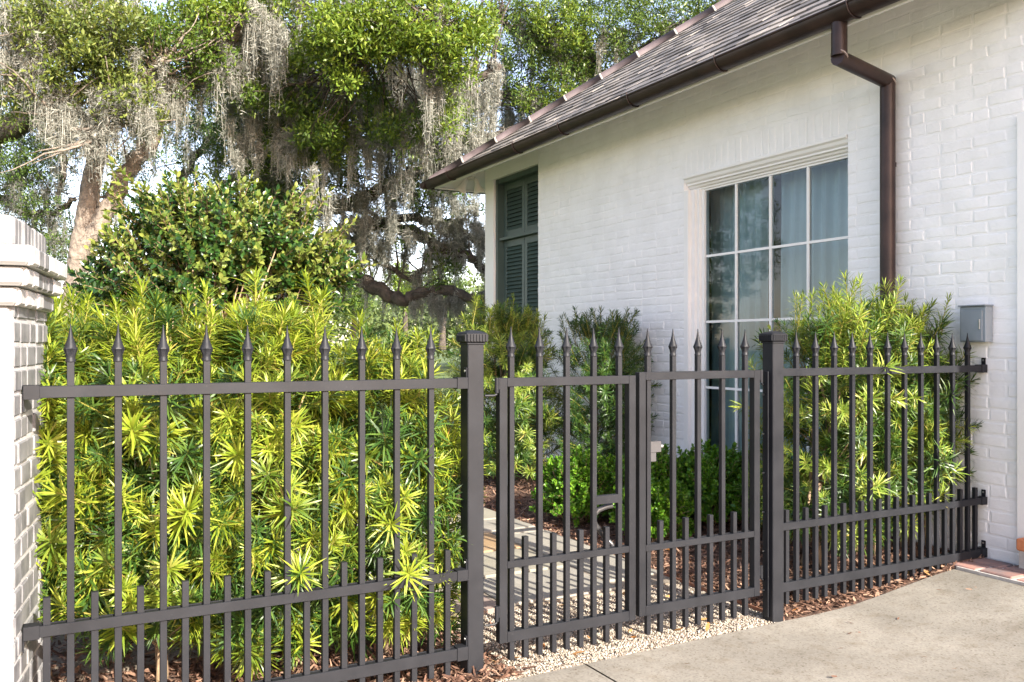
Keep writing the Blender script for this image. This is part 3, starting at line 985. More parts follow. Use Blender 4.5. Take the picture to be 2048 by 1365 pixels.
# local: +y = along its right-hand face away from camera, +x = outward normal of that face
F0, F1, PW = -0.125, 0.478, -0.62
core = MB().bbox(PW, -0.0055, F0 + 0.006, F1 - 0.006, -0.1, 1.52, .004).build('core', M['pillar_joint'], pil)
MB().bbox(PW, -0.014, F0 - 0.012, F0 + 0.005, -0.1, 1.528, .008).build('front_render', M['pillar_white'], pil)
for (z0, z1, pr) in ((1.529, 1.590, 0.022), (1.592, 1.654, 0.044), (1.656, 1.722, 0.066)):
    MB().bbox(PW - pr, pr - 0.010, F0 + 0.004 - pr, F1 + pr - 0.01, z0, z1 - .001, .003).build('corbel_bed', M['pillar_joint'], pil)
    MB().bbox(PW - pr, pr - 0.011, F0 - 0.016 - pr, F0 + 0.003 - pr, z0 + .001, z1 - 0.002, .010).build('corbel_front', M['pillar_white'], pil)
    y = F0 - pr + 0.006
    while y < F1 + pr - 0.03:
        l = rnd.choice((0.1, 0.1, 0.2))
        l = min(l, F1 + pr - y)
        MB().bbox(pr - 0.05, pr + rnd.uniform(-.003, .003), y, y + l - 0.008, z0 + 0.002, z1 - 0.003, .007).build('brick', M['pillar_joint'] if rnd.random() < .6 else M['pillar_brick'], pil)
        y += l
MB().bbox(PW, -0.010, F0 + 0.01, F1 + 0.0, 1.723, 1.818, .003).build('soldier_bed', M['pillar_joint'], pil)
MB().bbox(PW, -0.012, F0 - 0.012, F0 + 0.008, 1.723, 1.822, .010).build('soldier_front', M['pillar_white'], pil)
y = F0 + 0.012
while y < F1 - .03:
    MB().bbox(-0.06, rnd.uniform(-.004, .004), y, y + 0.058, 1.724, 1.822 + rnd.uniform(-.003, .003), .008).build('brick', M['pillar_brick'], pil)
    y += 0.067
r_ = 0
z = -0.03
while z < 1.50:
    y = F0 + 0.008 - (0.055 if r_ % 2 else 0)
    while y < F1:
        l = 0.098 if rnd.random() < .55 else 0.15
        y0, y1 = max(y, F0 + .008), min(y + l, F1)
        if y1 - y0 > .03:
            MB().bbox(-0.05, rnd.uniform(-.004, .003), y0, y1 - 0.0, z + rnd.uniform(-.002, .002), z + 0.068, .0045).build('brick', M['pillar_brick'], pil)
        y += l + 0.012
    z += 0.080; r_ += 1

# ------------------------------------------------------------------ iron fence
PK = 0.0235
fin = MB()
seg = 16
pf = [(.012, 0), (.0168, .002), (.0168, .009), (.0148, .012), (.0150, .020), (.0180, .032), (.0225, .042), (.0235, .046), (.0205, .052), (.0165, .062), (.0120, .076), (.0082, .090), (.0053, .104), (.0033, .118), (.0016, .133)]
fin.lathe(pf, seg, mod=lambda i, k: (1.0 if k % 2 == 0 else (0.72 if i in (6,) else 0.86 if i in (5, 7) else 0.97)))
fmesh = fin.mesh('finial', M['iron'], True)
pick_cache = {}


def picket_mesh(h):
    k = round(h, 3)
    if k not in pick_cache: pick_cache[k] = MB().bbox(-PK / 2, PK / 2, -PK / 2, PK / 2, 0, h, .0012).mesh('picket', M['iron'])
    return pick_cache[k]


def pickets(root, x0, xs_t, xs_s, ztop, zbot, zsh, zf):
    for x in xs_t:
        o = add('picket', picket_mesh(zf - zbot), root, (x - x0 + rnd.uniform(-.0015, .0015), 0, zbot))
        add('finial', fmesh, o, (0, 0, zf - zbot - .002), (0, 0, rnd.uniform(0, 3)))
    for x in xs_s:
        add('short_picket', picket_mesh(zsh - zbot), root, (x - x0 + rnd.uniform(-.0015, .0015), 0, zbot))


def fence_panel(xa, xb, tz, lz, bz, tall, short, label, lb, rb, zb, ends):
    root = empty('iron_fence', (xa, YF, 0), label=label, cat='fence', group='iron fence sections')
    for z, h in ((tz, .040), (lz, .038), (bz, .048)):
        q = MB().bbox(0.0, xb - xa, -0.021, -0.0122, z - h / 2, z + h / 2, .0012).bbox(0.0, xb - xa, 0.0122, 0.021, z - h / 2, z + h / 2, .0012)
        q.bbox(0.0, xb - xa, -0.018, 0.018, z + h / 2 - 0.0, z + h / 2 + .003, .0008) if False else None
        # channel web with the pickets passing through it
        allx = sorted(list(tall) + list(short))
        edges = [0.0] + [v for x in allx for v in (x - xa - PK / 2 - .004, x - xa + PK / 2 + .004)] + [xb - xa]
        for a, c in zip(edges[::2], edges[1::2]):
            if c - a > .004: q.box(a, c, -0.0121, 0.0121, z + h / 2 - .006, z + h / 2 - .002)
        q.build('rail', M['iron'], root)
        if ends[0]:
            bq = MB().bbox(-0.004, 0.045, -0.0255, 0.0255, z - h / 2 - .004, z + h / 2 + .004, .001).bbox(-.006, -.0005, -.02, .02, z - h / 2 - .045, z + h / 2 + .004, .001)
            bq.build('bracket', M['iron'], root)
        if ends[1]:
            L = xb - xa
            bq = MB().bbox(L - .045, L + .004, -0.0255, 0.0255, z - h / 2 - .004, z + h / 2 + .004, .001).bbox(L + .0005, L + .006, -.014, .014, z + h / 2, z + h / 2 + .045, .002)
            bq.build('bracket', M['iron'], root)
            MB().tube([(L - .002, 0, z + h / 2 + .03), (L + .0, 0, z + h / 2 + .03)], 0.006, 8).build('bolt', M['steel'], root)
    pickets(root, xa, tall, short, None, zb, 0.545, 1.345)
    return root


tl_ = [0.094 + 0.1486 * k for k in range(10)]
fence_panel(-0.046, 1.588, 1.243, 0.434, 0.105, tl_, [x - 0.0743 for x in tl_] + [tl_[-1] + 0.0743],
            'dark spear topped iron fence section between the brick pillar and the gate post', 0, 0, 0.02, (True, True))
tr_ = [3.505 + 0.1406 * k for k in range(11)]
fence_panel(3.371, 5.06, 1.262, 0.462, 0.148, tr_, [x - 0.0703 for x in tr_] + [tr_[-1] + .0703],
            'dark spear topped iron fence section ending at the white house wall', 0, 0, 0.055, (False, True))


def post(x, y, h, label, strip):
    root = empty('fence_post', (x, y, 0), label=label, cat='gate post', group='square iron gate posts')
    MB().bbox(-.038, .038, -.038, .038, -0.1, h - .045, .003).build('shaft', M['iron'], root)
    q = MB().bbox(-.043, .043, -.043, .043, h - .058, h - .048, .003).bbox(-.050, .050, -.050, .050, h - .0475, h - .008, .003)
    a_ = q.ring([(-.048, -.048, h - .0078), (.048, -.048, h - .0078), (.048, .048, h - .0078), (-.048, .048, h - .0078)])
    b_ = q.ring([(-.03, -.03, h), (.03, -.03, h), (.03, .03, h), (-.03, .03, h)])
    c_ = q.ring([(-.006, -.006, h + .006), (.006, -.006, h + .006), (.006, .006, h + .006), (-.006, .006, h + .006)])
    q.bridge(a_, b_); q.bridge(b_, c_); q.face(c_)
    cap = q.build('post_cap', M['iron'], root)
    q = MB()
    for s in range(4):
        m = Matrix.Rotation(s * math.pi / 2, 4, 'Z')
        for k in range(7):
            xx = -.042 + k * .014
            q.box(xx - .0036, xx + .0036, -.0545, -.0502, h - .043, h - .014, mat=m)
    q.build('fluting', M['iron'], cap)
    if strip:
        MB().bbox(-.047, -.0385, -.012, .012, 0.02, 1.27, .0015).build('gate_stop', M['iron'], root)
        for k in range(6):
            MB().tube([(-.0505, .022, .15 + k * .2), (-.0384, .022, .15 + k * .2)], .004, 8).build('rivet', M['steel'], root)
    return root


post(1.634, 3.430, 1.462, 'square iron gate post with fluted cap, between the hedge panel and the gates', False)
post(3.310, 3.372, 1.470, 'square iron gate post with fluted cap, beside the rusty edging and small shrub panel', True)


def gate(xa, xb, label, zt, zl, zb, tall, short, hinge_left):
    root = empty('gate', (xa, YF, 0), label=label, cat='gate', group='pair of iron gates')
    L = xb - xa; w = .038
    for a in (0.0, L - w):
        MB().bbox(a, a + w, -.019, .019, zb - .023, zt + .019, .0015).build('stile', M['iron'], root)
    for z, h in ((zt, .038), (zl, .030), (zb, .046)):
        q = MB().bbox(w + .0005, L - w - .0005, -.0185, -.0122, z - h / 2, z + h / 2, .001).bbox(w + .0005, L - w - .0005, .0122, .0185, z - h / 2, z + h / 2, .001)
        allx = sorted(list(tall) + list(short))
        edges = [w + .001] + [v for x in allx for v in (x - xa - PK / 2 - .003, x - xa + PK / 2 + .003)] + [L - w - .001]
        for a, c in zip(edges[::2], edges[1::2]):
            if c - a > .003: q.box(a, c, -.0121, .0121, z + h / 2 - .006, z + h / 2 - .002)
        q.build('rail', M['iron'], root)
    pickets(root, xa, tall, short, None, 0.035, 0.565, 1.352)
    hx_ = -.012 if hinge_left else L + .012
    s = 1 if hinge_left else -1
    for z in (zt - .01, .25):
        q = MB().tube([(hx_, -.014, z - .035), (hx_, -.014, z + .03)], .0095, 10).tube([(hx_, -.014, z - .04), (hx_ - s * .012, -.014, z - .046), (hx_ - s * .055, -.010, z - .046)], .005, 8)
        q.box(min(hx_ + s * .006, hx_ + s * .013), max(hx_ + s * .006, hx_ + s * .013), -.018, .004, z - .02, z + .03)
        q.build('hinge', M['iron'], root, True)
    return root


g1 = gate(1.745, 2.462, 'left hand iron gate leaf with curved pull handle and latch plate', 1.242, 0.452, 0.140,
          [1.81, 1.952, 2.094, 2.237, 2.379], [1.881, 2.023, 2.1655, 2.308], True)
g2 = gate(2.482, 3.236, 'right hand iron gate leaf with square lock box near its middle', 1.257, 0.445, 0.150,
          [2.543, 2.695, 2.848, 3.0, 3.153], [2.619, 2.7715, 2.924, 3.0765], False)
MB().bbox(2.2475 - 1.745, 2.3685 - 1.745, -.012, .012, .672, .712, .0015).build('latch_plate', M['iron'], g1)
o = MB().tube([(2.360 - 1.745, .02, .655), (2.335 - 1.745, .035, .65), (2.295 - 1.745, .045, .636), (2.272 - 1.745, .05, .612), (2.272 - 1.745, .05, .585), (2.29 - 1.745, .05, .555), (2.33 - 1.745, .045, .505), (2.357 - 1.745, .03, .475), (2.36 - 1.745, .02, .462)], .0125, 10)
o.build('pull_handle', M['handle'], g1, True)
lk = MB().bbox(2.545 - 2.482, 2.633 - 2.482, .0098, .034, .89, .942, .002).bbox(2.557 - 2.482, 2.603 - 2.482, .0102, .03, .846, .8895, .002)
lk = lk.build('lock_box', M['lockgrey'], g2)
MB().tube([(2.6335 - 2.482, .02, .917), (2.646 - 2.482, .02, .917)], .009, 10).build('lock_bolt', M['steel'], lk, True)

# ------------------------------------------------------------------ path light
pp = onz(1017, 1022, 0.0)
pl = empty('path_light', (float(pp[0]), float(pp[1]), 0), -0.2, label='slim grey path light stake standing in the mulch behind the left gate', cat='path light')
MB().bbox(-.019, .019, -.019, .019, -.05, .38, .002).build('stake', M['box_grey'], pl)
MB().bbox(-.028, .028, -.028, .028, .381, .42, .004).build('cap', M['box_grey'], pl)

# ------------------------------------------------------------------ plants
def rot_to(D, roll):
    """(n,3,3) frames with z = D"""
    D = norm(D)
    a = np.where(np.abs(D[:, 2:3]) < 0.95, np.array([[0, 0, 1.0]]), np.array([[1.0, 0, 0]]))
    X = norm(np.cross(a, D)); Y = np.cross(D, X)
    c, s = np.cos(roll)[:, None], np.sin(roll)[:, None]
    return np.stack([X * c + Y * s, -X * s + Y * c, D], -1)


def podo_shoot(L, nl, ll, lw, sp=1.0):
    """a leafy podocarpus shoot along +Z: spiral of strap leaves on a thin stem. returns V, F"""
    i = np.arange(nl)
    t = (i + 0.5) / nl
    z = t ** 0.85 * L
    a = i * 2.39996 + rng.normal(0, 0.25, nl)
    open_ = np.interp(t, [0, .55, .9, 1], [1.45, 1.12, 0.7, 0.2]) * sp + rng.normal(0, 0.14, nl)
    D = np.stack([np.cos(a) * np.sin(open_), np.sin(a) * np.sin(open_), np.cos(open_)], -1)
    B = np.stack([0.003 * np.cos(a), 0.003 * np.sin(a), z], -1)
    S = norm(np.stack([-np.sin(a), np.cos(a), np.zeros(nl)], -1) + rng.normal(0, 0.15, (nl, 3)))
    U = norm(np.cross(D, S)); U = np.where((U[:, 2:3] < 0), -U, U)
    ln = ll * np.interp(t, [0, .25, .8, 1], [0.75, 1.0, 0.95, 0.55]) * rng.uniform(0.8, 1.15, nl)
    V, F = strips(B, D, S, U, ln, lw * rng.uniform(0.85, 1.15, nl), [0.35, 0.95, 1.0, 0.75, 0.08], bend=rng.normal(-0.24, 0.16, nl))
    # stem: two crossed strips
    for ax in ((1, 0, 0), (0, 1, 0)):
        V2, F2 = strips(np.array([[0, 0, -0.06]]), np.array([[0, 0, 1.0]]), np.array([ax], float), np.array([[ax[1], ax[0], 0]], float), L + .06, 0.006, [1, 1, .5])
        F2 = F2 + len(V); V = np.concatenate([V, V2]); F = np.concatenate([F, F2])
    mi = np.zeros(len(F), int); mi[-4:] = 1
    return V, F, mi


SH = {}
for key, nv, args in (('mid', 8, (0.15, 52, 0.090, 0.0068)), ('young', 10, (0.15, 56, 0.092, 0.0067)), ('mature', 8, (0.17, 50, 0.095, 0.0072)), ('pale', 7, (0.17, 44, 0.080, 0.0068)), ('spire', 4, (0.30, 74, 0.10, 0.0078)), ('palespire', 4, (0.30, 70, 0.075, 0.0066)), ('dark', 5, (0.17, 40, 0.075, 0.007))):
    SH[key] = []
    mk = {'spire': 'young', 'palespire': 'pale', 'dark': 'mature', 'mid': 'midleaf'}.get(key, key)
    for k in range(nv):
        L, nl, ll, lw = args
        V, F, mi = podo_shoot(L * rng.uniform(.8, 1.2), int(nl * rng.uniform(.85, 1.15)), ll * rng.uniform(.9, 1.12), lw, rng.uniform(.85, 1.08))
        SH[key].append((V, F, mi, np_mesh('leafy_shoot', V, F, [M[mk], M['greenstem']], mi, smooth=True)))


def branch_mesh(mb, p0, p1, r0, r1, wob=0.04, n=5, seg=6, mi=0):
    p0, p1 = Vector(p0), Vector(p1)
    L = (p1 - p0).length
    pts = []
    drift = Vector()
    for k in range(n + 1):
        t = k / n
        p = p0.lerp(p1, t)
        if k: drift += Vector((rnd.uniform(-1, 1), rnd.uniform(-1, 1), rnd.uniform(-1, 1))) * wob * L * .6
        p += drift * (1 - t) * 1.6 * (t ** .5)
        pts.append(p)
    mb.tube(pts, [r0 + (r1 - r0) * k / n for k in range(n + 1)], seg, mi)
    return pts


def podocarpus(cx, cy, w, d, h, zlow, n_obj, n_fill, label, group, kinds=('young', 'mature'), young=0.65, spires=6, seed=0, front=None, scale=1.0, spk='spire', ymin=None, topf=.40):
    global rng, rnd
    rng = np.random.default_rng(100 + seed); rnd = random.Random(100 + seed)
    z0 = float(gz(cx, cy))
    root = empty('podocarpus_shrub', (cx, cy, z0), label=label, cat='shrub', group=group)
    n = n_obj + n_fill
    # surface-biased points in a rounded column
    a = rng.uniform(0, 2 * np.pi, n)
    # bias towards the sunny/front side (-y)
    a = np.where((rng.random(n) < 0.45), rng.normal(-np.pi / 2, 0.9, n), a)
    hh = zlow + (h - zlow) * rng.random(n) ** 0.85
    prof = np.interp((hh - zlow) / (h - zlow), [0, .12, .5, .8, 1.0], [0.72, 0.95, 1.0, 0.88, topf])
    lump = 1 + 0.16 * np.sin(3 * a + seed) * np.sin(hh * 6 + seed) + rng.normal(0, .07, n)
    rad = np.where(np.arange(n) < n_obj, rng.uniform(.72, 1.0, n), rng.uniform(.25, .92, n)) * prof * lump
    P = np.stack([np.cos(a) * rad * w / 2, np.sin(a) * rad * d / 2, hh], -1)
    if ymin is not None: P[:, 1] = np.maximum(P[:, 1], ymin - cy + rng.uniform(0, .05, n))
    out = np.stack([np.cos(a), np.sin(a), np.zeros(n)], -1)
    top = smooth(0.7, 1.0, hh / h)[:, None]
    D = norm(out * (1.0 - 0.6 * top) + np.array([0, 0, 1.0]) * (rng.uniform(0.15, 0.95, n)[:, None] + top * 0.9) + rng.normal(0, .25, (n, 3)))
    roll = rng.uniform(0, 6.28, n)
    M3 = rot_to(D, roll)
    SC = np.clip(rng.normal(.86, .2, n), .45, 1.3) * scale
    outer = rad / np.maximum(prof, .1)
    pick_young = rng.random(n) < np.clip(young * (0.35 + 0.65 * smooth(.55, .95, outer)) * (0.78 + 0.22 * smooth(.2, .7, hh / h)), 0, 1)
    q = MB()
    trunks = []
    for k in range(3):
        bx, by = rnd.uniform(-.08, .08), rnd.uniform(-.08, .08)
        tp = (rnd.uniform(-.3, .3) * w / 2, rnd.uniform(-.3, .3) * d / 2, h * .85)
        trunks.append(branch_mesh(q, (bx, by, -.03), tp, .013, .005, .03, 7))
    for k in range(0, n, max(1, n // 60)):
        tp = trunks[k % 3]
        zz = P[k, 2] * .7
        near = min(tp, key=lambda v: abs(v.z - zz))
        branch_mesh(q, near, P[k], .005, .003, .05, 3, 5)
    q.build('stem', M['twig'], root, 'all')['kind'] = 'stuff'
    fillV, fillF, fillM, off = [], [], [], 0
    for k in range(n):
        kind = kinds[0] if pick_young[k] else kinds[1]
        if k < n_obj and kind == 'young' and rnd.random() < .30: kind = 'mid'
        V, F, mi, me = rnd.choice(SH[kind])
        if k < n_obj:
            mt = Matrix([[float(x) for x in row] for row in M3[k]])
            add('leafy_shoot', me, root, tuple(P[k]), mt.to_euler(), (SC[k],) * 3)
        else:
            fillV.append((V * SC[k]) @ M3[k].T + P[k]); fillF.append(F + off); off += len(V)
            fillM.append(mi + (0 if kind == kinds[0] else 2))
    for k in range(spires):
        aa = rnd.uniform(0, 6.28); rr = rnd.random() ** .5 * .75
        p = (math.cos(aa) * rr * w / 2, math.sin(aa) * rr * d / 2, h * rnd.uniform(.88, 1.0))
        V, F, mi, me = rnd.choice(SH[spk])
        add('leafy_shoot', me, root, p, (rnd.uniform(-.3, .3), rnd.uniform(-.3, .3), rnd.uniform(0, 6)), (rnd.uniform(.8, 1.15) * scale,) * 3)
    if fillV:
        mk = lambda kk: {'spire': 'young', 'palespire': 'pale', 'dark': 'mature', 'mid': 'midleaf'}.get(kk, kk)
        me = np_mesh('foliage', np.concatenate(fillV), np.concatenate(fillF), [M[mk(kinds[0])], M['greenstem'], M[mk(kinds[1])], M['greenstem']], np.concatenate(fillM), smooth=True)
        o = add('foliage', me, root); o['kind'] = 'stuff'
    return root


HG = 'yellow green hedge shrubs behind the left fence panel'
for k, (cx, cy, w, d, h, zl, lab) in enumerate((
        (-0.02, 4.15, .66, .80, 1.38, .28, 'yellow green podocarpus shrub touching the brick pillar, leftmost of the hedge'),
        (0.42, 3.98, .66, .76, 1.40, .20, 'yellow green podocarpus hedge shrub second from the brick pillar'),
        (0.86, 3.92, .66, .76, 1.40, .12, 'yellow green podocarpus hedge shrub second from the left gate post'),
        (1.36, 3.86, .66, .70, 1.26, .12, 'yellow green podocarpus hedge shrub poking through the fence beside the left gate post'),
        (0.10, 4.75, .8, .7, 1.40, .4, 'yellow green podocarpus shrub in the back row behind the pillar end of the hedge'),
        (1.05, 4.70, .95, .7, 1.36, .4, 'yellow green podocarpus shrub in the back row behind the gate end of the hedge'))):
    podocarpus(cx, cy, w, d, h, zl, 275 if k < 4 else 100, 200, lab, HG, seed=k, young=.80 if k < 4 else .9, spires=10, ymin=3.47)
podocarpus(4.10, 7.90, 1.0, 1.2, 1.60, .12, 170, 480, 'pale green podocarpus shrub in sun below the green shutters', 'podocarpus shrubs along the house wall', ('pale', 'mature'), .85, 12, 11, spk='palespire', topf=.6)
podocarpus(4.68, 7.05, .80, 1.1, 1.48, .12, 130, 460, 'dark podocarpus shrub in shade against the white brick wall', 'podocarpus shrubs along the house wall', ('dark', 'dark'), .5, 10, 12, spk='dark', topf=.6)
RG = 'podocarpus shrubs behind the right fence section'
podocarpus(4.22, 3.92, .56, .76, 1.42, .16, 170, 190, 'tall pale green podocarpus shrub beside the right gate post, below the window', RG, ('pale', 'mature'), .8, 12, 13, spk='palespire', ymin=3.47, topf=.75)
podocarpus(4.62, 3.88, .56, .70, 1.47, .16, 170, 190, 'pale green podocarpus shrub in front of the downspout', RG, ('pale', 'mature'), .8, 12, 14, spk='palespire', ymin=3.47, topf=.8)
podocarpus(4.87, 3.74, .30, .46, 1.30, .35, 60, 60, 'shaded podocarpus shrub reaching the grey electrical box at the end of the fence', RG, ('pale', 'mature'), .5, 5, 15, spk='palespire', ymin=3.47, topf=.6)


def leaf_twig(L, nl, ll, lw, mode):
    i = np.arange(nl)
    t = (i + .7) / nl
    a = i * 2.4 + rng.normal(0, .3, nl)
    op = np.interp(t, [0, .7, 1], [1.25, .95, .35]) + rng.normal(0, .2, nl)
    D = np.stack([np.cos(a) * np.sin(op), np.sin(a) * np.sin(op), np.cos(op)], -1)
    S = norm(np.stack([-np.sin(a), np.cos(a), np.zeros(nl)], -1) + rng.normal(0, .3, (nl, 3)))
    U = norm(np.cross(D, S)); U = np.where(U[:, 2:3] < 0, -U, U)
    S = np.cross(U, D)
    B = np.stack([0.002 * np.cos(a), 0.002 * np.sin(a), t * L], -1)
    V, F = strips(B, D, S, U, ll * rng.uniform(.7, 1.15, nl), lw * rng.uniform(.8, 1.15, nl), [.12, .8, 1.0, .72, .05], bend=rng.normal(-.1, .12, nl), fold=.35, cols=3)
    V2, F2 = strips(np.array([[0, 0, -.05], [0, 0, -.05]]), np.array([[0, 0, 1.0]] * 2), np.array([[1.0, 0, 0], [0, 1, 0]]), np.array([[0, 1.0, 0], [1, 0, 0]]), L + .05, .006, [1, 1, .5])
    mi = np.concatenate([np.zeros(len(F), int), np.ones(len(F2), int)])
    return np.concatenate([V, V2]), np.concatenate([F, F2 + len(V)]), mi


def twig_set(n, args, mats, name):
    out = []
    for k in range(n):
        V, F, mi = leaf_twig(*args, None)
        out.append((V, F, mi, np_mesh(name, V, F, mats, mi, smooth=True)))
    return out


rng = np.random.default_rng(55); rnd = random.Random(55)
TW = {'broad': twig_set(8, (.22, 20, .054, .029), [M['broad'], M['twig']], 'leafy_twig'),
      'broad_young': twig_set(5, (.28, 19, .058, .030), [M['broad_young'], M['twig']], 'leafy_twig'),
      'box': twig_set(8, (.10, 26, .030, .019), [M['box'], M['twig']], 'leafy_twig')}

# broad-leaved shrub behind the hedge
def broad_shrub():
    root_p = at(430, 690, 6.6)
    root = empty('broadleaf_shrub', (float(root_p[0]), float(root_p[1]), -.02), label='large glossy broad leaved shrub rising behind the yellow green hedge', cat='shrub')
    O = np.array([root_p[0], root_p[1], -.02])
    n_obj, n_fill = 250, 1100
    n = n_obj + n_fill
    # crown silhouette from the photo: lobes as pixel centre, radius (px) and depth
    lobes = [(290, 575, 90, 6.5, .6), (410, 510, 90, 6.4, .9), (530, 515, 85, 6.5, .9), (610, 570, 62, 6.6, .5), (350, 460, 55, 6.5, .45), (465, 455, 50, 6.6, .35), (290, 505, 38, 6.5, .2), (430, 610, 170, 6.6, 1.4), (640, 550, 30, 6.5, .15), (220, 600, 40, 6.5, .3)]
    wts = np.array([l[4] for l in lobes]); wts /= wts.sum()
    ctr0 = at(430, 640, 6.9)
    P = []; D = []
    for k in range(n):
        l = lobes[rng.choice(len(lobes), p=wts)]
        c = at(l[0], l[1], l[3]); rr = l[2] / FPX * l[3]
        u = rand_dirs(1)[0]
        f = rng.uniform(.7, 1.0) if k < n_obj else rng.uniform(.2, .9)
        if k < n_obj and u[1] > .3: u[1] *= -1
        p = c + u * rr * f * np.array([1, 1, 1])
        P.append(p - O); D.append(norm(u * .8 + norm(p - ctr0) * .8 + np.array([0, -.15, .5]) + rng.normal(0, .25, 3)))
    for (x0, y0, x1, y1) in ((275, 460, 235, 385), (320, 420, 275, 375), (300, 450, 250, 420), (590, 490, 630, 430), (625, 520, 680, 475), (640, 570, 700, 550), (400, 420, 385, 385), (550, 450, 590, 410)):
        for t in (0.0, .4, .8):
            p = at(x0 + (x1 - x0) * t, y0 + (y1 - y0) * t, 6.4); p2 = at(x1, y1, 6.35); p1 = at(x0, y0, 6.4)
            P.append(p - O); D.append(norm(p2 - p1 + rng.normal(0, .05, 3)))
    P = np.array(P); D = np.array(D); n2 = len(P)
    M3 = rot_to(D, rng.uniform(0, 6.28, n2))
    fV, fF, fM, off = [], [], [], 0
    for k in range(n2):
        hi = P[k, 2] > 1.85 and rng.random() < .34 or (k >= n) or rng.random() < .06
        V, F, mi, me = rnd.choice(TW['broad_young' if hi else 'broad'])
        s = rng.uniform(.8, 1.15) * .95
        if k < n_obj or k >= n:
            add('leafy_twig', me, root, tuple(P[k]), Matrix([[float(x) for x in r] for r in M3[k]]).to_euler(), (s,) * 3)
        else:
            fV.append((V * s) @ M3[k].T + P[k]); fF.append(F + off); off += len(V); fM.append(mi + (2 if hi else 0))
    o = add('foliage', np_mesh('foliage', np.concatenate(fV), np.concatenate(fF), [M['broad'], M['twig'], M['broad_young'], M['twig']], np.concatenate(fM), smooth=True), root)
    o['kind'] = 'stuff'
    q = MB()
    for k in range(0, n2, 6):
        branch_mesh(q, (rnd.uniform(-.25, .25), rnd.uniform(-.1, .2), 0), P[k], .016, .004, .04, 5, 5)
    q.build('stem', M['twig'], root, 'all')['kind'] = 'stuff'


broad_shrub()

# low boxwoods in front of the wall
def boxwood(cx, cy, w, d, h, label, seed):
    global rng, rnd
    rng = np.random.default_rng(300 + seed); rnd = random.Random(300 + seed)
    z0 = float(gz(cx, cy))
    root = empty('boxwood_shrub', (cx, cy, z0), label=label, cat='shrub', group='low boxwood shrubs along the house bed')
    n_obj, n_fill = 70, int(900 * w * d / .5)
    n = n_obj + n_fill
    u = rand_dirs(n); u[:, 2] = np.abs(u[:, 2]) * 1.0
    flat = norm(np.sign(u) * np.abs(u) ** .6)
    f = np.where(np.arange(n) < n_obj, rng.uniform(.9, 1.02, n), rng.uniform(.45, .98, n))
    P = flat * f[:, None] * np.array([w / 2, d / 2, h - .13]) + np.array([0, 0, .12]) + rng.normal(0, .018, (n, 3))
    P[:, 2] = np.maximum(P[:, 2] - rng.random(n) * .1 * (u[:, 2] < .2), .05)
    D = norm(u * .9 + np.array([0, -.1, .5]) + rng.normal(0, .4, (n, 3)))
    M3 = rot_to(D, rng.uniform(0, 6.28, n))
    fV, fF, fM, off = [], [], [], 0
    for k in range(n):
        V, F, mi, me = rnd.choice(TW['box'])
        s = rng.uniform(.8, 1.25)
        if k < n_obj: add('leafy_twig', me, root, tuple(P[k]), Matrix([[float(x) for x in r] for r in M3[k]]).to_euler(), (s,) * 3)
        else:
            fV.append((V * s) @ M3[k].T + P[k]); fF.append(F + off); off += len(V); fM.append(mi)
    o = add('foliage', np_mesh('foliage', np.concatenate(fV), np.concatenate(fF), [M['box'], M['twig']], np.concatenate(fM), smooth=True), root); o['kind'] = 'stuff'
    q = MB()
    for k in range(0, n, max(1, n // 40)):
        branch_mesh(q, (rnd.uniform(-.08, .08), rnd.uniform(-.08, .08), -.02), P[k], .007, .002, .06, 4, 5)
    q.build('stem', M['twig'], root, 'all')['kind'] = 'stuff'


boxwood(3.80, 5.98, .62, .62, .50, 'bright green boxwood in sun beside the path, leftmost of the low row', 1)
boxwood(4.18, 5.55, .60, .60, .52, 'green boxwood seen through the left gate, second of the low row', 2)
boxwood(4.50, 5.15, .66, .62, .52, 'boxwood standing below the tall window, seen through the right gate', 3)
boxwood(3.84, 5.08, .46, .46, .38, 'small bright green boxwood nearest the right gate leaf', 4)
boxwood(4.62, 4.60, .60, .55, .50, 'shaded boxwood behind the right gate post', 5)

# ------------------------------------------------------------------ oaks
def clusters(C, rad, nl, ll, lw, squash=.7):
    """leaf clusters: C (n,3) centres"""
    n = len(C)
    u = rand_dirs(n * nl); f = rng.random(n * nl) ** .45
    r = np.repeat(rad * rng.uniform(.6, 1.3, n), nl)
    B = np.repeat(C, nl, 0) + u * (f * r)[:, None] * np.array([1, 1, squash])
    D = norm(u * .7 + rng.normal(0, .6, (n * nl, 3)) + np.array([0, -.1, .1]))
    S = norm(np.cross(D, rng.normal(size=(n * nl, 3)) * .55 + np.array([0, -.35, .9])))
    U = np.cross(S, D)
    m = n * nl
    return strips(B, D, S, U, ll * rng.uniform(.65, 1.3, m), lw * rng.uniform(.7, 1.3, m), [.25, 1.0, .1], bend=rng.normal(0, .2, m), fold=.25, cols=2)


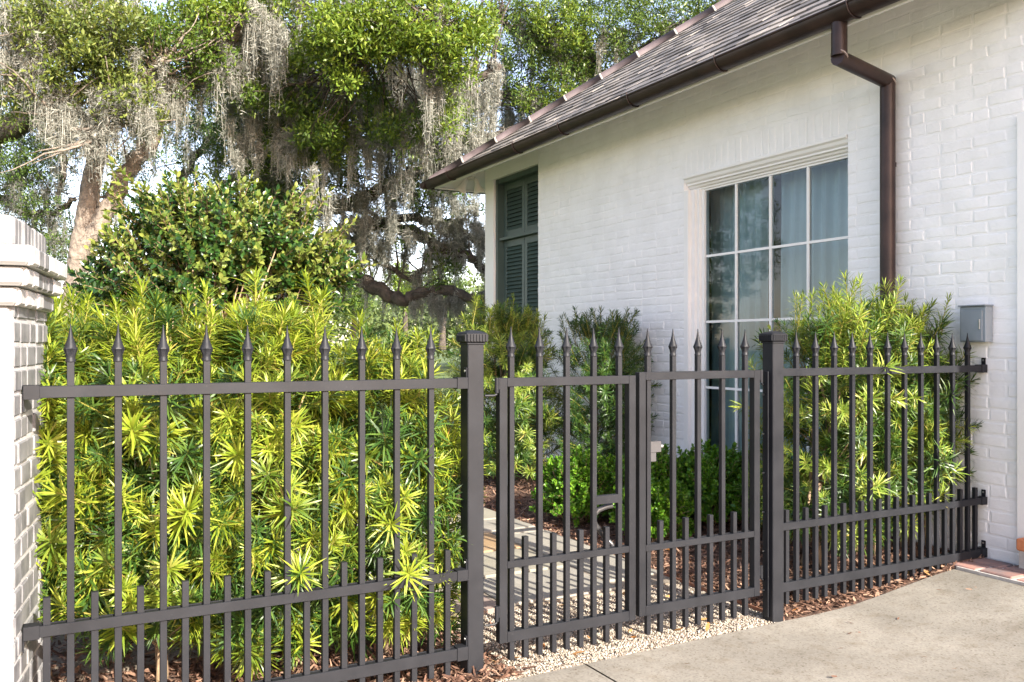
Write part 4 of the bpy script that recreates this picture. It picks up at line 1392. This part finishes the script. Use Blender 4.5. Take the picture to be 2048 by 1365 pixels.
def moss_clumps(A, Ls, per=24, spread=.065, w=.007):
    """hanging moss tassels, pointed at the bottom: attach points A (n,3), lengths Ls (n)"""
    n = len(A)
    m = n * per
    e = np.tile(np.linspace(-1, 1, per), n) + rng.normal(0, .1, m)
    ang = np.repeat(rng.uniform(0, np.pi, n), per)
    sw = np.repeat(spread * rng.uniform(.5, 1.3, n), per)
    B = np.repeat(A, per, 0)
    B = B + np.stack([np.cos(ang) * e * sw + rng.normal(0, .02, m), np.sin(ang) * e * sw + rng.normal(0, .02, m), rng.normal(.02, .03, m)], -1)
    L = np.repeat(Ls, per) * np.clip(1.02 - np.abs(e) ** 1.3, .1, 1) * rng.uniform(.55, 1.0, m)
    D = norm(np.stack([-np.cos(ang) * e * sw * .5 + rng.normal(0, .03, m), rng.normal(0, .03, m), -np.ones(m)], -1))
    a = rng.uniform(0, np.pi, m)
    S = np.stack([np.cos(a), np.sin(a), np.zeros(m)], -1)
    U = np.cross(S, D)
    rws = 8
    V, F = strips(B, D, S, U, L, w * rng.uniform(.5, 1.4, m), [.5, 1.0, .8, 1.1, .7, .9, .55, .1], bend=rng.normal(0, .04, m))
    V = V.reshape(m, rws, 2, 3)
    wob = np.cumsum(rng.normal(0, .014, (m, rws, 1, 2)), 1) * np.clip(L, .2, 1)[:, None, None, None]
    V[..., :2] += wob
    parts = [(V.reshape(-1, 3), F)]
    k = 15
    t = rng.random((m, k)) ** .9
    C = B[:, None] + D[:, None] * (L[:, None] * t)[..., None] + rng.normal(0, .017, (m, k, 3))
    C = C.reshape(-1, 3)
    D2 = norm(rng.normal(size=(m * k, 3)) * np.array([1, 1, .7]) + np.array([0, 0, -.7]))
    S2 = norm(np.cross(D2, rng.normal(size=(m * k, 3))))
    parts.append(strips(C, D2, S2, np.cross(S2, D2), rng.uniform(.025, .08, m * k), rng.uniform(.004, .010, m * k), [.6, 1.0, .15], bend=rng.normal(0, .6, m * k)))
    return merge(parts)


def limb_pts(pix, wob=.03):
    """pix: list of (px, py, depth); smooth polyline with noise"""
    P = np.array([at(*p) for p in pix])
    n = len(P)
    out = []
    for i in range(n - 1):
        p0, p1, p2, p3 = P[max(i - 1, 0)], P[i], P[i + 1], P[min(i + 2, n - 1)]
        for t in np.linspace(0, 1, 6, endpoint=False):
            out.append(.5 * ((2 * p1) + (-p0 + p2) * t + (2 * p0 - 5 * p1 + 4 * p2 - p3) * t ** 2 + (-p0 + 3 * p1 - 3 * p2 + p3) * t ** 3))
    out.append(P[-1])
    out = np.array(out)
    out[1:-1] += rng.normal(0, wob, (len(out) - 2, 3))
    return out


def oak(label, base_px, limbs, blobs, moss, bark, seed, twigs=26, group='live oaks hung with grey moss', ls=1.0, cr=.17):
    """limbs: [(pixel polyline, r0, r1, name)], blobs: [(px,py,rx,ry,depth,ddepth,n,mat)], moss: [(x0,x1,y0,y1,d0,d1,n,lmin,lmax)]"""
    global rng, rnd
    rng = np.random.default_rng(500 + seed); rnd = random.Random(500 + seed)
    bp = at(*base_px); O = np.array([bp[0], bp[1], -.1])
    root = empty('oak_tree', tuple(float(v) for v in O), label=label, cat='tree', group=group)
    allp = []
    sub = MB()
    for pix, r0, r1, nm in limbs:
        pts = limb_pts(pix, wob=min(.025, r0 * .3) if nm != 'trunk' else .008) - O
        m = len(pts)
        rad = [(r0 + (r1 - r0) * (k / (m - 1)) ** .8) * (1 + .03 * math.sin(k * .9 + seed) + rnd.uniform(-.02, .02)) for k in range(m)]
        MB().tube([tuple(p) for p in pts], rad, 10).build(nm, M[bark], root, 'all')
        allp.append(pts)
    LP = np.concatenate(allp)
    # blobs -> cluster centres, branchlets towards them
    by_mat = {}
    for (px, py, rx, ry, dep, dd, n, mt) in blobs:
        u = rand_dirs(n); f = rng.random(n) ** .4
        dpt = dep + u[:, 1] * f * dd
        C = np.stack([at(px + a * b * rx, py + c * b * ry, d) for a, c, b, d in zip(u[:, 0], u[:, 2], f, dpt)]) - O
        by_mat.setdefault(mt, []).append(C)
    k = 0
    for mt, lst in by_mat.items():
        C = np.concatenate(lst)
        V, F = clusters(C, cr, 42, .062 * ls, .025 * ls)
        o = add('crown', np_mesh('crown', V, F, M[mt], smooth=False), root); o['kind'] = 'stuff'
        for c in (C[::max(1, len(C) // (twigs * 3))] if twigs else []):
            dl = np.linalg.norm(LP - c, axis=1)
            ok = np.where(dl < max(1.1, dl.min() * 1.25))[0]
            near = LP[ok[rng.integers(len(ok))]]
            if np.linalg.norm(c - near) < 2.2: branch_mesh(sub, near, c, .014, .004, .16, 8, 5)
    # loose twigs off the limbs
    for kk in range(twigs):
        p = LP[rnd.randrange(len(LP))]
        d = Vector((rnd.uniform(-1, 1), rnd.uniform(-.5, .5), rnd.uniform(-.6, .9))).normalized()
        branch_mesh(sub, p, Vector(p) + d * rnd.uniform(.4, 1.2), .02, .004, .09, 6, 5)
    if sub.v: sub.build('branch', M[bark], root, 'all')['kind'] = 'stuff'
    if moss:
        A, Ls = [], []
        for (x0, x1, y0, y1, d0, d1, n, l0, l1) in moss:
            for _ in range(n):
                d = rng.uniform(d0, d1)
                A.append(at(rng.uniform(x0, x1), rng.uniform(y0, y1), d) - O); Ls.append(rng.uniform(l0, l1))
        for pts in allp:                       # hanging straight off the limbs
            for p in pts[3::2]:
                if rnd.random() < .55:
                    A.append(p); Ls.append(rnd.uniform(.2, .8))
        V, F = moss_clumps(np.array(A), np.array(Ls))
        o = add('spanish_moss', np_mesh('spanish_moss', V, F, M['moss']), root); o['kind'] = 'stuff'
    return root


oak('pale barked live oak with forked trunk, nearest the brick pillar', (150, 690, 11.0),
    [([(140, 700, 11), (150, 600, 11), (158, 530, 11), (170, 450, 11), (184, 360, 11), (194, 290, 11), (204, 200, 11), (200, 110, 10.8), (170, 20, 10.6)], .165, .085, 'trunk'),
     ([(158, 520, 11), (190, 455, 11), (225, 390, 11.1), (268, 320, 11.2), (325, 240, 11.3), (372, 165, 11.3), (430, 95, 11.2), (520, 40, 11)], .13, .07, 'limb'),
     ([(194, 290, 11), (150, 215, 10.8), (90, 155, 10.6), (20, 120, 10.4), (-60, 90, 10.3)], .07, .03, 'limb'),
     ([(20, 150, 10.2), (70, 195, 10.2), (110, 225, 10.2), (135, 255, 10.2), (170, 262, 10.2), (205, 285, 10.2), (212, 320, 10.2)], .028, .008, 'limb'),
     ([(196, 250, 11), (260, 170, 10.6), (330, 120, 10.4)], .06, .03, 'limb')],
    [(60, 40, 120, 80, 10.4, .8, 120, 'oak_olive'), (190, 60, 120, 80, 10.3, .8, 130, 'oak_olive'), (120, 140, 120, 70, 10.4, .6, 90, 'oak_olive'), (240, 190, 80, 70, 10.4, .6, 70, 'oak_olive'),
     (330, 70, 100, 70, 10.8, .8, 90, 'oak_mid'), (430, 130, 60, 50, 11.2, .5, 50, 'oak_mid'), (330, 170, 60, 50, 11.2, .5, 34, 'oak_mid'), (20, 190, 60, 60, 10.6, .5, 34, 'oak_olive'), (290, 240, 40, 30, 10.4, .3, 16, 'oak_olive'),
     (430, 30, 70, 50, 10.9, .5, 60, 'oak_bright'), (500, 10, 60, 50, 11.2, .5, 50, 'oak_mid'), (150, -170, 420, 110, 11.2, .9, 260, 'oak_olive')],
    [(0, 90, 10, 150, 10.0, 10.4, 30, .4, 1.0), (90, 130, 165, 215, 10.1, 10.3, 10, .7, 1.3), (140, 210, 150, 260, 10.2, 10.8, 16, .5, .9), (190, 330, 170, 260, 10.0, 10.6, 28, .3, .7), (480, 600, 0, 80, 10.6, 11.2, 26, .6, 1.5), (380, 500, 20, 140, 10.8, 11.4, 20, .4, 1.0), (300, 400, 110, 200, 10.8, 11.6, 16, .4, .9), (0, 300, -20, 120, 10, 11, 30, .3, .7)],
    'palebark', 1)
oak('live oak with long dark sweeping limbs in the middle, heavily hung with moss', (600, 690, 14.5),
    [([(590, 700, 14.5), (585, 600, 14.5), (575, 500, 14.4), (560, 420, 14.3), (545, 330, 14.2), (560, 230, 14), (600, 120, 13.5)], .42, .20, 'trunk'),
     ([(575, 440, 14.4), (610, 425, 14.2), (680, 412, 14), (738, 390, 13.8), (780, 368, 13.7), (840, 342, 13.6), (920, 335, 13.4), (1000, 350, 13.2)], .15, .05, 'limb'),
     ([(560, 330, 14.2), (640, 300, 14), (720, 285, 13.8), (790, 288, 13.7), (840, 291, 13.6), (890, 301, 13.5), (960, 285, 13.4), (1050, 250, 13.2)], .14, .06, 'limb'),
     ([(600, 520, 14.4), (650, 535, 14.2), (693, 545, 14), (728, 561, 13.8), (780, 589, 13.6), (807, 600, 13.5), (842, 590, 13.4), (904, 585, 13.3), (967, 603, 13.2), (1040, 620, 13.2)], .16, .06, 'limb'),
     ([(640, 470, 14.3), (700, 480, 14), (745, 498, 13.8), (763, 505, 13.7), (777, 531, 13.6), (807, 556, 13.5), (833, 551, 13.5), (844, 537, 13.5)], .07, .03, 'limb'),
     ([(700, 452, 14.2), (770, 448, 14), (842, 470, 13.8), (877, 498, 13.6), (921, 508, 13.5), (967, 533, 13.4), (1020, 560, 13.3)], .11, .06, 'limb'),
     ([(680, 460, 14.2), (745, 447, 14), (830, 438, 13.8), (904, 450, 13.7), (939, 475, 13.6), (985, 505, 13.5)], .09, .04, 'limb'),
     ([(560, 300, 14.2), (500, 330, 14), (440, 400, 13.9), (380, 440, 13.8)], .13, .05, 'limb'),
     ([(560, 230, 14), (500, 150, 13), (440, 95, 12.4), (380, 55, 12)], .14, .07, 'limb'),
     ([(600, 120, 13.5), (650, 95, 12.5), (692, 99, 11.4), (737, 109, 10.8), (771, 92, 10.4), (840, 68, 10.2), (900, 20, 10)], .12, .05, 'limb'),
     ([(600, 150, 13.5), (700, 200, 13.2), (820, 220, 12.8), (900, 190, 12.5), (1000, 130, 12.2)], .13, .05, 'limb')],
    [(690, 50, 95, 55, 10.2, .5, 80, 'oak_bright'), (830, 40, 120, 60, 10.2, .6, 120, 'oak_bright'), (900, 90, 90, 45, 10.2, .5, 64, 'oak_bright'), (790, 100, 80, 30, 10.3, .4, 30, 'oak_bright'), (630, 105, 45, 45, 10.6, .4, 26, 'oak_bright'), (950, 60, 50, 55, 10.3, .4, 34, 'oak_bright'),
     (560, 40, 80, 70, 11.5, .8, 60, 'oak_bright'), (680, 150, 40, 40, 10.3, .3, 14, 'oak_bright'), (910, 150, 40, 35, 10.2, .3, 16, 'oak_bright'),
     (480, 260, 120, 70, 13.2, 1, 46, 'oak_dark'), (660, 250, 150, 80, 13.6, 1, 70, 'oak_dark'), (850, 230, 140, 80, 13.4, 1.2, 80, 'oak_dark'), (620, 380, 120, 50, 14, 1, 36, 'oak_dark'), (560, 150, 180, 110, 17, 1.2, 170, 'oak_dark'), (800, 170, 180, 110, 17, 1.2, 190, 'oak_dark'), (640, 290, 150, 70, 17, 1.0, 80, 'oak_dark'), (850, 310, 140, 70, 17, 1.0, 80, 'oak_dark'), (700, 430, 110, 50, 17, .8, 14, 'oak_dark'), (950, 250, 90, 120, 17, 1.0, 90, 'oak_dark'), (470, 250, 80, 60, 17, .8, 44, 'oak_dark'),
     (900, 430, 80, 40, 13.6, .6, 26, 'oak_dark'), (800, 480, 120, 50, 13.8, .8, 12, 'oak_dark'), (900, 540, 50, 40, 13.3, .4, 8, 'oak_dark'), (540, 410, 120, 40, 13.9, .8, 26, 'oak_dark'),
     (500, 180, 60, 40, 11.2, .4, 26, 'oak_mid'), (600, 210, 60, 40, 11.3, .4, 22, 'oak_mid'), (560, 130, 60, 40, 11.2, .4, 22, 'oak_bright'), (730, 170, 50, 40, 11.0, .4, 18, 'oak_mid'), (800, 250, 80, 50, 11.2, .5, 34, 'oak_mid'), (640, 270, 60, 50, 11.2, .5, 24, 'oak_mid'), (890, 220, 50, 50, 11.0, .4, 22, 'oak_bright'), (690, 290, 60, 40, 11.8, .4, 16, 'oak_bright'), (560, 300, 50, 30, 12, .4, 14, 'oak_bright'), (470, 160, 70, 60, 12.2, .6, 40, 'oak_mid'), (560, 230, 100, 80, 12.8, .8, 70, 'oak_mid'), (720, 200, 120, 70, 12.6, .8, 80, 'oak_mid'), (860, 210, 110, 60, 12.8, .8, 60, 'oak_mid'), (650, 340, 120, 60, 13.2, .8, 50, 'oak_mid'), (860, 370, 100, 50, 13.2, .6, 40, 'oak_mid'), (500, 300, 80, 50, 13.2, .6, 40, 'oak_mid'), (760, 450, 130, 40, 13.8, .6, 16, 'oak_mid'), (900, 500, 70, 40, 13.6, .5, 10, 'oak_mid'), (520, 190, 90, 60, 12.0, .6, 24, 'oak_bright'), (700, 230, 110, 60, 12.2, .7, 44, 'oak_bright'), (620, 310, 90, 50, 12.6, .7, 26, 'oak_bright'), (870, 300, 100, 50, 12.6, .7, 30, 'oak_bright'), (480, 350, 70, 50, 13, .6, 18, 'oak_bright'), (650, -150, 480, 110, 11.6, .9, 300, 'oak_bright'), (700, -60, 330, 60, 10.8, .6, 110, 'oak_bright')],
    [(450, 620, 40, 230, 11.6, 13.4, 62, .3, 1.3), (500, 570, 50, 110, 11.0, 11.6, 16, .8, 1.4), (600, 800, 110, 300, 11.8, 13.6, 60, .3, 1.3), (790, 1000, 110, 300, 11.4, 13.2, 66, .4, 1.3), (850, 920, 100, 170, 10.2, 11.2, 14, .6, 1.1),
     (430, 700, 230, 380, 13.0, 14.2, 40, .3, .9), (700, 960, 300, 400, 13.0, 13.8, 46, .3, .9), (690, 970, 440, 520, 13.2, 13.8, 56, .25, .8), (820, 970, 585, 610, 13.2, 13.5, 22, .3, .7), (560, 900, -40, 60, 10.4, 12, 36, .4, .9), (960, 975, 590, 600, 13, 13.3, 4, .6, .8), (560, 780, 90, 390, 11.2, 13.2, 34, .25, 1.2), (760, 920, 110, 380, 11.2, 13.0, 24, .3, 1.0), (450, 600, 200, 330, 11.4, 12, 22, .3, .9), (640, 960, 380, 470, 12.6, 13.2, 34, .25, .7)],
    'bark', 2, twigs=60)
oak('dark live oak crown behind the roof, upper right', (1250, 690, 18.0),
    [([(1260, 700, 18), (1250, 500, 18), (1230, 350, 18), (1200, 200, 17.6), (1150, 60, 17)], .45, .2, 'trunk'),
     ([(1230, 340, 18), (1150, 260, 17.4), (1070, 205, 17), (1000, 190, 16.6), (930, 210, 16.4)], .2, .06, 'limb'),
     ([(1200, 200, 17.6), (1120, 110, 16.8), (1040, 70, 16.4), (980, 20, 16.2)], .16, .06, 'limb'),
     ([(1200, 180, 17.6), (1290, 100, 17), (1380, 50, 16.6), (1450, 10, 16.4)], .18, .08, 'limb')],
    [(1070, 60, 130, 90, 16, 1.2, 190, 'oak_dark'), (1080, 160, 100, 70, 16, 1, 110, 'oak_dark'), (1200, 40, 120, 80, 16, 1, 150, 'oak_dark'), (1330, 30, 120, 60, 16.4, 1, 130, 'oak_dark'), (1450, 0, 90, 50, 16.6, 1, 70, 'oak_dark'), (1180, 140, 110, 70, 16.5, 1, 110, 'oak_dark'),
     (1110, 210, 90, 40, 15.6, .6, 40, 'oak_bright'), (1120, 40, 90, 60, 15.4, .6, 60, 'oak_bright'), (1250, -140, 420, 100, 16.6, 1.5, 260, 'oak_dark')],
    [(970, 1250, 40, 220, 15.6, 17, 60, .4, 1.2), (1000, 1130, 200, 260, 16, 17, 30, .6, 1.3), (1200, 1400, 30, 110, 16.2, 17, 26, .3, .8)],
    'bark', 3, twigs=40)
oak('shaded live oak farther back at the left, behind the pale trunk', (-60, 690, 20.0),
    [([(-120, 700, 20), (-110, 500, 20), (-90, 350, 19.6), (-60, 290, 19), (20, 255, 18.4), (80, 222, 18), (170, 180, 17.6), (300, 150, 17)], .5, .14, 'trunk'),
     ([(-90, 360, 19.6), (0, 400, 19.2), (80, 430, 19), (150, 400, 18.8)], .14, .05, 'limb'),
     ([(60, 230, 18.2), (130, 320, 18.4), (110, 400, 18.6)], .1, .04, 'limb'),
     ([(300, 480, 18), (345, 420, 18), (370, 350, 18), (410, 290, 18), (470, 240, 17.8)], .13, .06, 'limb')],
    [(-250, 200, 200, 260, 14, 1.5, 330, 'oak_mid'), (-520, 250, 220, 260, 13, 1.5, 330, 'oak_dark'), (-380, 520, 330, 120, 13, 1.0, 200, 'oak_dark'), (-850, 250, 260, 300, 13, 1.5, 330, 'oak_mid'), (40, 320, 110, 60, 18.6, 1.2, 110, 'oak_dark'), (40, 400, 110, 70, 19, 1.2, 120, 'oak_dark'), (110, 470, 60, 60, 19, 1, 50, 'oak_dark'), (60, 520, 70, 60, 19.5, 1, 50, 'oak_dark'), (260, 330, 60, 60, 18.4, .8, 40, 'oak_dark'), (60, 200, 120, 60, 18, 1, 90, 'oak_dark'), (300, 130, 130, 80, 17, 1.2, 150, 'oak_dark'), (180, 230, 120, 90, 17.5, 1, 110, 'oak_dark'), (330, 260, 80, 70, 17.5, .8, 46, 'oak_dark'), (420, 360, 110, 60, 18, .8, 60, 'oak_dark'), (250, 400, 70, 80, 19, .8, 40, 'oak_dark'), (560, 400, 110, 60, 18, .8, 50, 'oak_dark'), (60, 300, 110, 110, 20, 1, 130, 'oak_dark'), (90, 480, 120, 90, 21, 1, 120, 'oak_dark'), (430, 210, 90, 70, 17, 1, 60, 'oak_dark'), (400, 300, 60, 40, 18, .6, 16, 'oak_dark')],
    [(0, 120, 240, 420, 18.4, 19.4, 36, .5, 1.3), (250, 480, 150, 300, 17, 18.4, 50, .4, 1.3), (60, 130, 420, 480, 18.8, 19.4, 16, .6, 1.4)],
    'bark', 4, twigs=40)

for k, (px, py, rx, ry, dep, mt, lab) in enumerate(((884, 575, 46, 44, 34, 'oak_dark', 'small dark round tree beyond the low sweeping limb, next to the house corner'), (808, 575, 34, 44, 38, 'oak_bright', 'small pale green tree far behind the sweeping oak limb'), (705, 600, 40, 34, 42, 'oak_mid', 'small green tree far off behind the right end of the broad leaved shrub'))):
    oak(lab, (px, 690, dep), [([(px, 700, dep), (px + 3, 640, dep), (px - 2, py, dep)], .16, .06, 'trunk')], [(px, py, rx, ry, dep, 1.0, 90, mt)], [], 'bark', 20 + k, twigs=0, group='small trees far across the lawn', ls=2.2, cr=.30)

# far woodland edge beyond the lawn
def far_woods():
    global rng
    rng = np.random.default_rng(900)
    C = []
    for k in range(1300):
        px = rng.uniform(-500, 1150); d = rng.uniform(48, 70)
        topy = 590 + 24 * math.sin(px * .017) + 16 * math.sin(px * .05 + 1)
        C.append(at(px, topy + (700 - topy) * rng.random() ** 1.3, d))
    C = np.array(C)
    V, F = clusters(C, 1.3, 46, .34, .18)
    tag(add('distant_woods', np_mesh('distant_woods', V, F, M['far'])), 'distant pale green woodland edge beyond the lawn', 'woodland', kind='stuff')


far_woods()
